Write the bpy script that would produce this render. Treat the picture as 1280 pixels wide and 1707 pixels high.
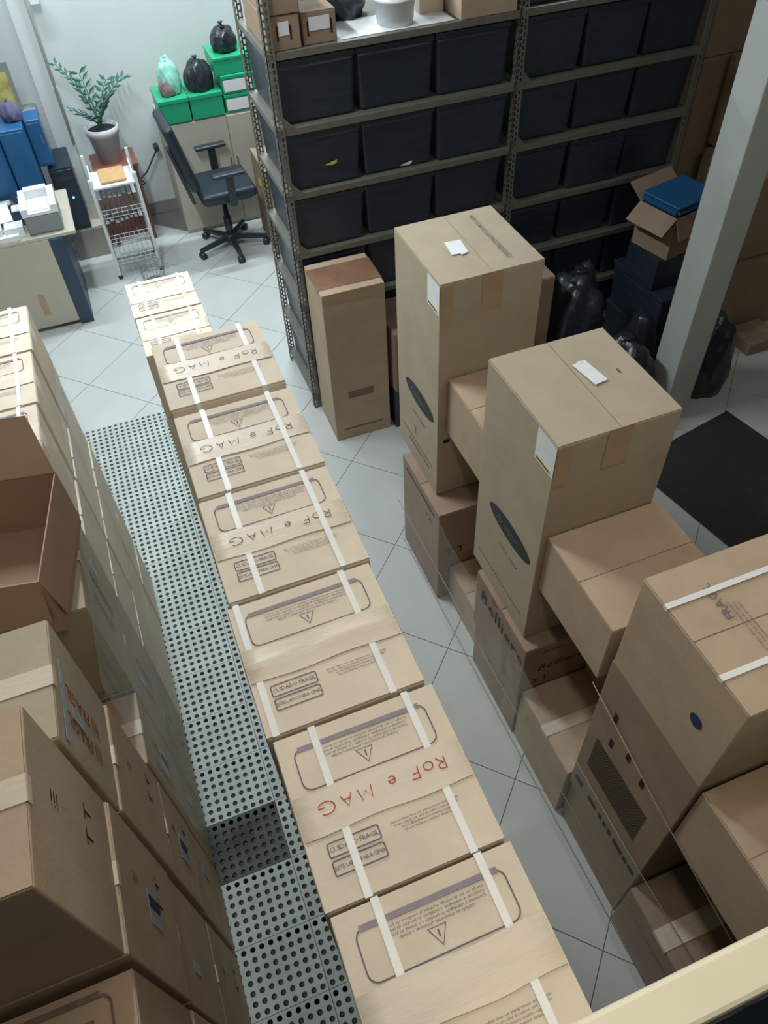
import bpy, bmesh, math, random
from mathutils import Vector, Matrix
random.seed(7)
for o in list(bpy.data.objects): bpy.data.objects.remove(o)
SC = bpy.context.scene
COL = SC.collection
# ------------------------------------------------------------------ camera
cam = bpy.data.cameras.new('camera'); camo = bpy.data.objects.new('camera', cam); COL.objects.link(camo)
cam.sensor_fit = 'VERTICAL'; cam.sensor_height = 36.0; cam.lens = 1270.0 / 1707.0 * 36.0
cam.clip_start = 0.02; cam.clip_end = 60
RX = Vector((0.93215, -0.35979, -0.03914)); RY = Vector((0.29456, 0.69298, 0.65802)); RZ = Vector((-0.20963, -0.62490, 0.75195))
_x = RX.normalized(); _y = (RY - _x * RY.dot(_x)).normalized(); _z = _x.cross(_y)
camo.matrix_world = Matrix(((_x.x, _y.x, _z.x, 0), (_x.y, _y.y, _z.y, 0), (_x.z, _y.z, _z.z, 3.3), (0, 0, 0, 1)))
SC.camera = camo
# ------------------------------------------------------------------ world, lights, exposure
W = bpy.data.worlds.new('world'); SC.world = W; W.use_nodes = True
W.node_tree.nodes['Background'].inputs[0].default_value = (0.75, 0.85, 0.95, 1)
W.node_tree.nodes['Background'].inputs[1].default_value = 0.05
SC.view_settings.view_transform = 'Standard'; SC.view_settings.look = 'None'
SC.view_settings.exposure = 0.0; SC.view_settings.gamma = 1.0; SC.view_settings.use_curve_mapping = False
CEIL = 3.85
# (x, y, length, along, watt, colour)
LAMPS = [(-0.20, 3.5, 1.2, 'Y', 82, (0.90, 0.97, 1.0)),
         (1.4, 6.1, 1.2, 'X', 85, (0.84, 0.94, 1.0)),
         (0.27, 0.45, 1.2, 'Y', 12.5, (1.0, 0.88, 0.73)),
         (-0.45, 5.75, 1.2, 'X', 50, (0.84, 0.94, 1.0)),
         (2.3, 0.9, 1.2, 'X', 11, (1.0, 0.95, 0.87))]
for i, (lx, ly, ll, ax, pw, lc) in enumerate(LAMPS):
    ld = bpy.data.lights.new('tube_light', 'AREA'); ld.shape = 'RECTANGLE'; ld.energy = pw; ld.color = lc
    ld.size = ll if ax == 'X' else 0.16; ld.size_y = 0.16 if ax == 'X' else ll
    lo = bpy.data.objects.new('tube_light', ld); lo.location = (lx, ly, CEIL - 0.13); COL.objects.link(lo)

# ------------------------------------------------------------------ materials
MATS = {}
def mat(name, col, rough=0.6, spec=0.3, metal=0.0, noise=0.0, nscale=8.0, bump=0.0, bscale=60.0, emit=0.0, stretch=None, alpha=1.0, col2=None):
    if name in MATS: return MATS[name]
    m = bpy.data.materials.new(name); m.use_nodes = True; MATS[name] = m
    nt = m.node_tree; b = nt.nodes['Principled BSDF']
    b.inputs['Base Color'].default_value = (*col, 1); b.inputs['Roughness'].default_value = rough
    b.inputs['Specular IOR Level'].default_value = spec; b.inputs['Metallic'].default_value = metal
    m.diffuse_color = (*col, 1)
    tc = nt.nodes.new('ShaderNodeTexCoord')
    src = tc.outputs['Object']
    if stretch:
        mp = nt.nodes.new('ShaderNodeMapping'); mp.inputs['Scale'].default_value = stretch
        nt.links.new(src, mp.inputs['Vector']); src = mp.outputs['Vector']
    if noise > 0 or col2:
        n = nt.nodes.new('ShaderNodeTexNoise'); n.inputs['Scale'].default_value = nscale; n.inputs['Detail'].default_value = 5
        nt.links.new(src, n.inputs['Vector'])
        r = nt.nodes.new('ShaderNodeValToRGB')
        c2 = col2 or tuple(c * (1 - noise) for c in col)
        c1 = col if col2 else tuple(min(1, c * (1 + noise * 0.6)) for c in col)
        r.color_ramp.elements[0].position = 0.32; r.color_ramp.elements[0].color = (*c2, 1)
        r.color_ramp.elements[1].position = 0.68; r.color_ramp.elements[1].color = (*c1, 1)
        nt.links.new(n.outputs['Fac'], r.inputs['Fac']); nt.links.new(r.outputs['Color'], b.inputs['Base Color'])
    if bump > 0:
        n2 = nt.nodes.new('ShaderNodeTexNoise'); n2.inputs['Scale'].default_value = bscale; n2.inputs['Detail'].default_value = 4
        nt.links.new(src, n2.inputs['Vector'])
        bp = nt.nodes.new('ShaderNodeBump'); bp.inputs['Strength'].default_value = bump; bp.inputs['Distance'].default_value = 0.01
        nt.links.new(n2.outputs['Fac'], bp.inputs['Height']); nt.links.new(bp.outputs['Normal'], b.inputs['Normal'])
    if emit > 0:
        b.inputs['Emission Color'].default_value = (*col, 1); b.inputs['Emission Strength'].default_value = emit
    return m
def film_mat(name, fac, bscale, stretch):
    m = bpy.data.materials.new(name); m.use_nodes = True; nt = m.node_tree; nt.nodes.clear()
    out = nt.nodes.new('ShaderNodeOutputMaterial'); mx = nt.nodes.new('ShaderNodeMixShader')
    tr = nt.nodes.new('ShaderNodeBsdfTransparent'); tr.inputs[0].default_value = (0.97, 0.98, 0.98, 1)
    gl = nt.nodes.new('ShaderNodeBsdfGlossy'); gl.inputs['Color'].default_value = (0.9, 0.93, 0.95, 1); gl.inputs['Roughness'].default_value = 0.22
    tc = nt.nodes.new('ShaderNodeTexCoord'); mp = nt.nodes.new('ShaderNodeMapping'); mp.inputs['Scale'].default_value = stretch
    n = nt.nodes.new('ShaderNodeTexNoise'); n.inputs['Scale'].default_value = bscale; n.inputs['Detail'].default_value = 3
    bp = nt.nodes.new('ShaderNodeBump'); bp.inputs['Strength'].default_value = 0.9; bp.inputs['Distance'].default_value = 0.02
    nt.links.new(tc.outputs['Object'], mp.inputs['Vector']); nt.links.new(mp.outputs['Vector'], n.inputs['Vector'])
    nt.links.new(n.outputs['Fac'], bp.inputs['Height']); nt.links.new(bp.outputs['Normal'], gl.inputs['Normal'])
    mx.inputs[0].default_value = fac
    nt.links.new(tr.outputs[0], mx.inputs[1]); nt.links.new(gl.outputs[0], mx.inputs[2]); nt.links.new(mx.outputs[0], out.inputs['Surface'])
    MATS[name] = m; return m
def srgb(r, g, b):
    f = lambda c: (c / 255 / 12.92) if c / 255 <= 0.04045 else ((c / 255 + 0.055) / 1.055) ** 2.4
    return (f(r), f(g), f(b))
KR_L = mat('kraft_pale', srgb(213, 200, 181), 0.75, 0.2, noise=0.07, nscale=9, bump=0.08, bscale=90)
KR = mat('kraft', srgb(181, 160, 137), 0.75, 0.2, noise=0.08, nscale=7, bump=0.08, bscale=90)
KR_G = mat('kraft_greyish', srgb(174, 161, 140), 0.75, 0.2, noise=0.06, nscale=7, bump=0.08, bscale=90)
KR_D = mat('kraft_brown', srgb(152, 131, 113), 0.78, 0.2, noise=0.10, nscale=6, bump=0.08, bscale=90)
KR_IN = mat('kraft_inside', srgb(172, 144, 124), 0.85, 0.1, noise=0.07, nscale=5)
TAPE = mat('kraft_tape', srgb(212, 199, 180), 0.42, 0.4, noise=0.05, nscale=12, bump=0.10, bscale=25, stretch=(1, 6, 1))
TAPE_D = mat('brown_tape', srgb(172, 148, 120), 0.35, 0.5, noise=0.08, nscale=10, bump=0.1, bscale=25)
BTAPE = mat('glossy_brown_tape', srgb(138, 104, 84), 0.25, 0.5, noise=0.18, nscale=9, bump=0.3, bscale=14)
STRAP = mat('white_strap', srgb(226, 228, 226), 0.4, 0.5, noise=0.04, nscale=40)
INK = mat('violet_grey_ink', srgb(112, 105, 118), 0.7, 0.1, noise=0.25, nscale=70)
INK_D = mat('dark_ink', srgb(52, 46, 44), 0.7, 0.1, noise=0.2, nscale=50)
INK_F = mat('faded_ink', srgb(128, 112, 98), 0.7, 0.1, noise=0.2, nscale=60)
RED = mat('red_marker', srgb(176, 74, 66), 0.7, 0.1, noise=0.15, nscale=60)
PENCIL = mat('grey_marker', srgb(96, 88, 80), 0.7, 0.1, noise=0.15, nscale=60)
REDP = mat('red_print', srgb(150, 78, 62), 0.7, 0.1, noise=0.35, nscale=30)
GREENP = mat('green_print', srgb(60, 78, 58), 0.7, 0.1, noise=0.3, nscale=30)
BLUEP = mat('blue_print', srgb(50, 110, 165), 0.6, 0.2, noise=0.1, nscale=30)
NAVYP = mat('navy_print', srgb(45, 58, 88), 0.6, 0.2, noise=0.15, nscale=30)
PAPER = mat('white_paper', srgb(228, 230, 232), 0.6, 0.3, noise=0.04, nscale=20)
SKYL = mat('pale_blue_label_and_glint', srgb(150, 163, 174), 0.4, 0.4, noise=0.2, nscale=25)  # label colour; also paints the film highlight on one left box
YEL = mat('yellow_label', srgb(205, 195, 70), 0.6, 0.2, noise=0.05)
STEEL = mat('grey_steel', srgb(122, 120, 112), 0.5, 0.4, metal=0.35, noise=0.12, nscale=12)
STEEL_D = mat('dark_steel', srgb(78, 78, 76), 0.5, 0.4, metal=0.3, noise=0.12, nscale=12)
BIN = mat('black_plastic', srgb(46, 55, 68), 0.35, 0.5, noise=0.2, nscale=6, bump=0.25, bscale=9, stretch=(1, 1, 5))
BAG = mat('black_bag', srgb(38, 44, 50), 0.32, 0.5, noise=0.2, nscale=6, bump=0.5, bscale=14)
DECK = mat('grey_deck', srgb(176, 186, 182), 0.5, 0.4, noise=0.14, nscale=5, bump=0.05, bscale=40)
DECK_D = mat('stained_deck', srgb(92, 96, 94), 0.6, 0.3, nscale=6, col2=srgb(36, 38, 38))
TILE = mat('pale_tile', srgb(188, 192, 190), 0.22, 0.5, noise=0.05, nscale=3)
GROUT = mat('grout', srgb(112, 112, 108), 0.9, 0.1, noise=0.1)
WALL = mat('white_wall', srgb(205, 212, 212), 0.8, 0.2, noise=0.04, nscale=2, bump=0.05, bscale=30)
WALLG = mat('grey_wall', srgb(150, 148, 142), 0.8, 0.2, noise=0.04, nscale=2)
BASE = mat('grey_baseboard', srgb(140, 142, 138), 0.5, 0.3, noise=0.08)
COLM = mat('column_paint', srgb(186, 192, 188), 0.5, 0.3, noise=0.06, nscale=4)
CREAM = mat('cream_paint', srgb(232, 226, 200), 0.45, 0.35, noise=0.03, nscale=6)
MAT_D = mat('dark_rubber', srgb(52, 52, 53), 0.8, 0.2, noise=0.1, nscale=20, bump=0.2, bscale=120)
NAVY = mat('navy_paint', srgb(48, 68, 88), 0.45, 0.4, noise=0.08)
BEIGE = mat('beige_laminate', srgb(182, 178, 162), 0.5, 0.3, noise=0.04, nscale=3)
GREYP = mat('grey_plastic', srgb(132, 140, 140), 0.45, 0.4, noise=0.03)
WHITEP = mat('white_plastic', srgb(222, 226, 226), 0.4, 0.4, noise=0.02)
CHAIR = mat('black_chair', srgb(38, 48, 58), 0.45, 0.4, noise=0.12, nscale=20)
CHAIRP = mat('chair_plastic', srgb(46, 54, 62), 0.35, 0.5, noise=0.05)
GREENB = mat('green_plastic', srgb(38, 165, 118), 0.35, 0.45, noise=0.06)
CLEARB = mat('mint_bag', srgb(150, 215, 196), 0.25, 0.5, noise=0.2, nscale=9, bump=0.4, bscale=20)
PINKB = mat('mauve_bag', srgb(140, 116, 122), 0.4, 0.4, noise=0.25, nscale=9, bump=0.4, bscale=20)
POT = mat('pale_pot', srgb(205, 200, 205), 0.5, 0.3, noise=0.03)
SOIL = mat('soil', srgb(52, 62, 62), 0.95, 0.1, noise=0.3, nscale=40)
LEAF = mat('leaf', srgb(58, 104, 88), 0.4, 0.4, noise=0.2, nscale=25)
WOOD = mat('red_brown_wood', srgb(128, 84, 74), 0.6, 0.3, noise=0.2, nscale=9, stretch=(1, 8, 1))
BOOK = mat('maroon_book', srgb(98, 62, 62), 0.6, 0.3, noise=0.15)
BOOK2 = mat('brown_book', srgb(112, 92, 88), 0.6, 0.3, noise=0.15)
CORK = mat('cork_board', srgb(196, 160, 112), 0.8, 0.2, noise=0.1, nscale=30)
BLUEM = mat('blue_plastic', srgb(36, 92, 140), 0.4, 0.4, noise=0.1)
DARKN = mat('dark_case', srgb(32, 48, 64), 0.4, 0.4, noise=0.08)
LEDM = mat('blue_led', (0.1, 0.45, 1.0), emit=6)
LAMPM = mat('lamp_diffuser', (0.95, 0.98, 1.0), emit=3)
PICT = mat('yellow_picture', srgb(205, 205, 130), 0.6, 0.2, nscale=9, col2=srgb(150, 120, 70))
FILM_L = film_mat('film_left', 0.13, 7.0, (1, 1.2, 0.35))
FILM_R = film_mat('film_right', 0.07, 7.0, (1, 1.2, 0.5))

# ------------------------------------------------------------------ builders
def tag(o, label=None, cat=None, group=None, kind=None):
    if label: o['label'] = label
    if cat: o['category'] = cat
    if group: o['group'] = group
    if kind: o['kind'] = kind
    return o
def thing(name, label, cat, loc=(0, 0, 0), rz=0.0, group=None):
    o = bpy.data.objects.new(name, None); o.empty_display_size = 0.05; COL.objects.link(o)
    o.location = loc; o.rotation_euler = (0, 0, rz)
    return tag(o, label, cat, group)
def link(name, me, parent=None, m=None, M=None):
    if m is not None and not me.materials: me.materials.append(m)
    o = bpy.data.objects.new(name, me); COL.objects.link(o)
    if parent: o.parent = parent
    if M is not None: o.matrix_local = M
    return o
def fin(bm, name, m=None, parent=None, smooth=False, M=None):
    me = bpy.data.meshes.new(name); bm.normal_update(); bm.to_mesh(me); bm.free()
    if smooth:
        for p in me.polygons: p.use_smooth = True
    return link(name, me, parent, m, M)
def bx(bm, x0, x1, y0, y1, z0, z1, M=None):
    vs = [bm.verts.new(Vector(p) if M is None else M @ Vector(p)) for p in
          ((x0, y0, z0), (x1, y0, z0), (x1, y1, z0), (x0, y1, z0), (x0, y0, z1), (x1, y0, z1), (x1, y1, z1), (x0, y1, z1))]
    for f in ((3, 2, 1, 0), (4, 5, 6, 7), (0, 1, 5, 4), (1, 2, 6, 5), (2, 3, 7, 6), (3, 0, 4, 7)): bm.faces.new([vs[i] for i in f])
    return vs
def box(name, x0, x1, y0, y1, z0, z1, m, parent=None, bev=0.0, seg=1, M=None, smooth=False):
    bm = bmesh.new(); bx(bm, x0, x1, y0, y1, z0, z1)
    if bev > 0: bmesh.ops.bevel(bm, geom=bm.edges[:], offset=bev, segments=seg, profile=0.5, affect='EDGES')
    return fin(bm, name, m, parent, smooth, M)
def tube_bm(bm, pts, r, n=8, caps=True):
    pts = [Vector(p) for p in pts]; rings = []
    for i, p in enumerate(pts):
        d = (pts[min(i + 1, len(pts) - 1)] - pts[max(i - 1, 0)]).normalized()
        a = d.orthogonal().normalized() if i == 0 else (a - d * a.dot(d)).normalized()
        b = d.cross(a); rr = r[i] if isinstance(r, (list, tuple)) else r
        rings.append([bm.verts.new(p + (a * math.cos(t) + b * math.sin(t)) * rr) for t in [2 * math.pi * k / n for k in range(n)]])
    for i in range(len(rings) - 1):
        for k in range(n): bm.faces.new((rings[i][k], rings[i][(k + 1) % n], rings[i + 1][(k + 1) % n], rings[i + 1][k]))
    if caps: bm.faces.new(rings[0][::-1]); bm.faces.new(rings[-1])
def tube(name, pts, r, m, parent=None, n=8):
    bm = bmesh.new(); tube_bm(bm, pts, r, n); return fin(bm, name, m, parent, True)
def lathe(name, prof, m, parent=None, n=28, M=None):
    bm = bmesh.new(); rings = []
    for (r, z) in prof: rings.append([bm.verts.new((r * math.cos(2 * math.pi * k / n), r * math.sin(2 * math.pi * k / n), z)) for k in range(n)])
    for i in range(len(rings) - 1):
        for k in range(n): bm.faces.new((rings[i][k], rings[i][(k + 1) % n], rings[i + 1][(k + 1) % n], rings[i + 1][k]))
    bm.faces.new(rings[0][::-1]); bm.faces.new(rings[-1])
    return fin(bm, name, m, parent, True, M)
TXT = {}
def text_mesh(body, size, m, ax='CENTER', shear=0.0, spacing=1.0, line=1.0):
    key = (body, size, m.name, ax, shear, spacing, line)
    if key in TXT: return TXT[key]
    c = bpy.data.curves.new('text', 'FONT'); c.body = body; c.size = size; c.resolution_u = 1; c.align_x = ax; c.align_y = 'CENTER'
    c.shear = shear; c.space_character = spacing; c.space_line = line
    o = bpy.data.objects.new('text', c); COL.objects.link(o)
    dg = bpy.context.evaluated_depsgraph_get(); dg.update()
    me = bpy.data.meshes.new_from_object(o.evaluated_get(dg)); bpy.data.objects.remove(o)
    me.materials.clear(); me.materials.append(m); me.name = 'print'
    TXT[key] = me; return me
def ribbon(bm, pts, w, z=0.0, close=False):
    pts = [Vector((p[0], p[1], 0)) for p in pts]; n = len(pts); L = []; Rr = []
    for i, p in enumerate(pts):
        a = pts[(i - 1) % n] if (close or i > 0) else p; b = pts[(i + 1) % n] if (close or i < n - 1) else p
        d = (b - a).normalized(); q = Vector((-d.y, d.x, 0)) * w / 2
        L.append(bm.verts.new((p.x + q.x, p.y + q.y, z))); Rr.append(bm.verts.new((p.x - q.x, p.y - q.y, z)))
    for i in range(n if close else n - 1):
        j = (i + 1) % n; bm.faces.new((Rr[i], Rr[j], L[j], L[i]))
def rrect(x0, x1, y0, y1, r, n=6):
    P = []
    for cx, cy, a0 in ((x1 - r, y1 - r, 0), (x0 + r, y1 - r, 90), (x0 + r, y0 + r, 180), (x1 - r, y0 + r, 270)):
        for k in range(n + 1):
            a = math.radians(a0 + 90 * k / n); P.append((cx + r * math.cos(a), cy + r * math.sin(a)))
    return P
def quad_bm(bm, x0, x1, y0, y1, z=0.0):
    vs = [bm.verts.new(p) for p in ((x0, y0, z), (x1, y0, z), (x1, y1, z), (x0, y1, z))]; bm.faces.new(vs)
def mesh_of(bm, name, m):
    me = bpy.data.meshes.new(name); bm.normal_update(); bm.to_mesh(me); bm.free(); me.materials.append(m); return me
# surface frames in a carton's local space (origin base centre): top, left (-X), front (-Y), right (+X)
def F_top(u, v, h, rot=0.0): return Matrix.Translation((u, v, h)) @ Matrix.Rotation(rot, 4, 'Z')
def F_left(w, y, z, rot=0.0, off=0.0012):    # text reads from -X side; its x runs towards -Y
    return Matrix.Translation((-w / 2 - off, y, z)) @ Matrix(((0, 0, -1, 0), (-1, 0, 0, 0), (0, 1, 0, 0), (0, 0, 0, 1))) @ Matrix.Rotation(rot, 4, 'Z')
def F_right(w, y, z, rot=0.0, off=0.0012):   # reads from +X side; x runs towards +Y
    return Matrix.Translation((w / 2 + off, y, z)) @ Matrix(((0, 0, 1, 0), (1, 0, 0, 0), (0, 1, 0, 0), (0, 0, 0, 1))) @ Matrix.Rotation(rot, 4, 'Z')
def F_front(d, x, z, rot=0.0, off=0.0012):
    return Matrix.Translation((x, -d / 2 - off, z)) @ Matrix(((1, 0, 0, 0), (0, 0, -1, 0), (0, 1, 0, 0), (0, 0, 0, 1))) @ Matrix.Rotation(rot, 4, 'Z')
def decal_rect(name, w, h, m, parent, M, notch=False, t=0.0006):
    bm = bmesh.new(); bx(bm, -w / 2, w / 2, -h / 2, h / 2, 0, t); return fin(bm, name, m, parent, False, M)
def flap_mesh(w, d, t, m, seed, wav=0.0009, name='flap'):
    rnd = random.Random(seed); bm = bmesh.new(); nx, ny = 6, 4; G = []
    ph = rnd.uniform(0, 6)
    for j in range(ny + 1):
        row = []
        for i in range(nx + 1):
            x = -w / 2 + w * i / nx; y = -d / 2 + d * j / ny
            edge = 1.0 if 0 < i < nx and 0 < j < ny else 0.35
            row.append(bm.verts.new((x, y, t + edge * wav * (math.sin(ph + i * 1.1 + j * 0.8) + rnd.uniform(-.6, .6)))))
        G.append(row)
    for j in range(ny):
        for i in range(nx): bm.faces.new((G[j][i], G[j][i + 1], G[j + 1][i + 1], G[j + 1][i]))
    rim = [G[0][i] for i in range(nx + 1)] + [G[j][nx] for j in range(1, ny + 1)] + [G[ny][i] for i in range(nx - 1, -1, -1)] + [G[j][0] for j in range(ny - 1, 0, -1)]
    low = [bm.verts.new((v.co.x, v.co.y, 0)) for v in rim]
    for k in range(len(rim)):
        k2 = (k + 1) % len(rim); bm.faces.new((rim[k2], rim[k], low[k], low[k2]))
    return mesh_of(bm, name, m)
def carton(name, label, x0, x1, y0, y1, z0, z1, m, rz=0.0, group=None, seam='x', tape=TAPE, tape_w=0.06, seed=0, top=True, cat='box', skew=0.003):
    w, d, h = x1 - x0, y1 - y0, z1 - z0
    r = thing(name, label, cat, ((x0 + x1) / 2, (y0 + y1) / 2, z0), rz, group)
    rnd = random.Random(seed * 13 + int(1000 * (x0 + 3 * y0 + 7 * z0)))
    bm = bmesh.new(); vs = bx(bm, -w / 2, w / 2, -d / 2, d / 2, 0, h - 0.0065)
    for v in vs[4:]: v.co.x += rnd.uniform(-skew, skew) * 0.5; v.co.y += rnd.uniform(-skew, skew) * 0.5
    bmesh.ops.bevel(bm, geom=bm.edges[:], offset=0.004, segments=2, profile=0.5, affect='EDGES')
    fin(bm, 'body', m, r)
    if top:
        g = 0.004
        if seam == 'x':
            fm = flap_mesh(w - 0.004, d / 2 - g, 0.0035, m, seed)
            link('flap', fm, r, None, F_top(0, d / 4, h - 0.0065)); link('flap', fm, r, None, F_top(0, -d / 4, h - 0.0065, math.pi))
        else:
            fm = flap_mesh(d - 0.004, w / 2 - g, 0.0035, m, seed)
            link('flap', fm, r, None, F_top(w / 4, 0, h - 0.0065, math.pi / 2)); link('flap', fm, r, None, F_top(-w / 4, 0, h - 0.0065, -math.pi / 2))
        if tape:
            bm = bmesh.new(); t0 = h - 0.0012
            if seam == 'x':
                bx(bm, -w / 2 - 0.0015, w / 2 + 0.0015, -tape_w / 2, tape_w / 2, t0, t0 + 0.0008)
                bx(bm, -w / 2 - 0.0022, -w / 2 - 0.0010, -tape_w / 2, tape_w / 2, h - 0.02, t0 + 0.0008); bx(bm, w / 2 + 0.0010, w / 2 + 0.0022, -tape_w / 2, tape_w / 2, h - 0.02, t0 + 0.0008)
            else:
                bx(bm, -tape_w / 2, tape_w / 2, -d / 2 - 0.0015, d / 2 + 0.0015, t0, t0 + 0.0008)
                bx(bm, -tape_w / 2, tape_w / 2, -d / 2 - 0.0022, -d / 2 - 0.0010, h - 0.08, t0 + 0.0008); bx(bm, -tape_w / 2, tape_w / 2, d / 2 + 0.0010, d / 2 + 0.0022, h - 0.08, t0 + 0.0008)
            fin(bm, 'tape', tape, r)
    r['_w'] = w; r['_d'] = d; r['_h'] = h
    return r
def dup(root, loc, rz=None, label=None, group=None):
    r = root.copy(); COL.objects.link(r); r.location = loc
    if rz is not None: r.rotation_euler = (0, 0, rz)
    if label: r['label'] = label
    if group: r['group'] = group
    for ch in root.children:
        c = ch.copy(); COL.objects.link(c); c.parent = r
        for g in ch.children:
            d = g.copy(); COL.objects.link(d); d.parent = c
    return r

# ------------------------------------------------------------------ the room
floor = box('floor', -3.2, 5.2, -2.6, 7.0, -0.12, -0.0035, GROUT); tag(floor, kind='structure')
S = 0.504; HD = S / math.sqrt(2)
bm = bmesh.new(); bx(bm, -S / 2 + 0.0018, S / 2 - 0.0018, -S / 2 + 0.0018, S / 2 - 0.0018, -0.0034, 0.0)
tile_me = mesh_of(bm, 'tile', TILE); cnt = 0
for a in range(-14, 16):
    for b in range(-14, 18):
        if (a + b) % 2 == 0: continue
        x, y = 0.889 + a * HD, 1.067 + b * HD
        if -2.3 < x < 4.85 and -0.9 < y < 6.65:
            link('tile', tile_me, floor, None, Matrix.Translation((x, y, 0)) @ Matrix.Rotation(math.pi / 4, 4, 'Z')); cnt += 1
tag(box('wall_back', -3.2, 5.2, 6.88, 7.05, -0.12, CEIL + 0.1, WALL), kind='structure')
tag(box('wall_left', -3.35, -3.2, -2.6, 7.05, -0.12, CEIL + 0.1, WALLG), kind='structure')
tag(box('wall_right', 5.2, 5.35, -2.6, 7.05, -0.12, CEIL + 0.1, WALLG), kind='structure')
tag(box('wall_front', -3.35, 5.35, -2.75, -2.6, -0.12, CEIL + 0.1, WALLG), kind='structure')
tag(box('ceiling', -3.35, 5.35, -2.75, 7.05, CEIL + 0.1, CEIL + 0.2, WALL), kind='structure')
tag(box('baseboard_back', -3.2, 5.2, 6.862, 6.88, 0.0, 0.10, BASE), kind='structure')
# pilaster on the back wall with a conduit on its edge
tag(box('trim_1', -0.30, -0.165, 6.76, 6.879, 0.0, CEIL + 0.1, WALL, bev=0.004), kind='structure')
cd = thing('conduit', 'thin white plastic conduit running up the back wall pilaster', 'pipe', (-0.165, 6.745, 0.75))
tube('pipe', [(0, 0, 0), (0, 0, 3.18)], 0.012, WHITEP, cd, 10)
box('junction_box', 0.022, 0.085, -0.0, 0.10, 0.95, 1.02, WHITEP, cd, 0.006)
for zz in (0.4, 1.4, 2.4): box('clip', -0.018, 0.018, 0.0, 0.014, zz, zz + 0.02, WHITEP, cd)
# structural column
tag(box('trim_2', 2.776, 2.957, 2.745, 2.94, 0.0, CEIL + 0.1, COLM, bev=0.006, seg=2), kind='structure')
# mezzanine edge with cream cap, close to the camera
tag(box('trim_3', 0.10, 3.4, 0.006, 0.056, 1.70, 2.36, CREAM, bev=0.006, seg=2), kind='structure')
tag(box('floor_mezzanine', 0.10, 3.4, -2.59, 0.004, 1.60, 1.72, NAVY), kind='structure')
for i, (lx, ly, ll, ax, pw, lc) in enumerate(LAMPS):
    lab = ['ceiling tube lamp above the aisle by the left stack', 'ceiling tube lamp above the office corner', 'ceiling tube lamp above the near boxes', 'ceiling tube lamp above the desk', 'ceiling tube lamp on the mezzanine side at the right'][i]
    t = thing('ceiling_lamp', lab, 'lamp', (lx, ly, CEIL), 0 if ax == 'X' else math.pi / 2, 'ceiling tube lamps')
    box('housing', -ll / 2 - 0.04, ll / 2 + 0.04, -0.07, 0.07, 0.0, 0.099, WHITEP, t, 0.01)
    for s in (-0.035, 0.035): tube('tube', [(-ll / 2, s, -0.03), (ll / 2, s, -0.03)], 0.014, LAMPM, t, 10)
    for s in (-1, 1): box('end_cap', s * (ll / 2 + 0.012) - 0.012, s * (ll / 2 + 0.012) + 0.012, -0.06, 0.06, -0.05, 0.005, WHITEP, t, 0.003)

# ------------------------------------------------------------------ perforated deck under the stacks
PX, PY, PT = 0.498, 0.249, 0.045
def panel_mesh(m):
    bm = bmesh.new(); nx, ny = 14, 7; ex, ey = PX - 0.002, PY - 0.002
    cx, cy = ex / nx, ey / ny; r = 0.0108; K = 8
    for i in range(nx):
        for j in range(ny):
            ox, oy = -ex / 2 + cx * (i + 0.5), -ey / 2 + cy * (j + 0.5)
            inner, outer, bot = [], [], []
            for k in range(K):
                a = 2 * math.pi * (k + 0.5) / K; c, s = math.cos(a), math.sin(a)
                inner.append(bm.verts.new((ox + r * c, oy + r * s, PT))); bot.append(bm.verts.new((ox + r * c, oy + r * s, PT - 0.012)))
                q = 1 / max(abs(c), abs(s)); outer.append(bm.verts.new((ox + cx / 2 * max(-1, min(1, c * q)), oy + cy / 2 * max(-1, min(1, s * q)), PT)))
            for k in range(K):
                k2 = (k + 1) % K
                bm.faces.new((inner[k], outer[k], outer[k2], inner[k2])); bm.faces.new((inner[k2], bot[k2], bot[k], inner[k]))
    # corner fills
    for i in range(nx):
        for j in range(ny):
            ox, oy = -ex / 2 + cx * (i + 0.5), -ey / 2 + cy * (j + 0.5); t = math.tan(math.pi / 8)
            for sx, sy in ((1, 1), (-1, 1), (-1, -1), (1, -1)):
                p = [(ox + sx * cx / 2, oy + sy * cy / 2 * t, PT), (ox + sx * cx / 2, oy + sy * cy / 2, PT), (ox + sx * cx / 2 * t, oy + sy * cy / 2, PT)]
                if sx * sy < 0: p = p[::-1]
                bm.faces.new([bm.verts.new(q) for q in p])
    for (a0, a1, b0, b1) in ((-ex / 2, ex / 2, -ey / 2, -ey / 2 + 0.003), (-ex / 2, ex / 2, ey / 2 - 0.003, ey / 2), (-ex / 2, -ex / 2 + 0.003, -ey / 2, ey / 2), (ex / 2 - 0.003, ex / 2, -ey / 2, ey / 2)):
        bx(bm, a0, a1, b0, b1, 0.001, PT - 0.0006)
    return mesh_of(bm, 'panel', m)
pm, pmd = panel_mesh(DECK), panel_mesh(DECK_D)
deck = thing('perforated_deck', 'grey perforated plastic deck on the floor between the box stacks', 'platform', (0, 0, 0))
for j in range(18):
    yc = 4.092 - PY * (j + 0.5)
    if yc < -0.25: break
    for i, xc in enumerate((-0.118 - 1.5 * PX, -0.118 - 0.5 * PX, -0.118 + 0.5 * PX)):
        dark = (i == 1 and abs(yc - 1.21) < 0.1)
        link('panel', pmd if dark else pm, deck, None, Matrix.Translation((xc, yc, 0.0)))
box('hole_shade_sheet', -0.118 - 2 * PX + 0.004, -0.118 + PX - 0.004, 4.092 - 17 * PY + 0.01, 4.088, 0.0002, 0.0009, mat('painted_hole_shade', srgb(98, 102, 100), 0.9, 0.1, noise=0.2, nscale=9), deck)  # added dark sheet that paints the shade inside the deck holes
DZ = PT
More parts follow.
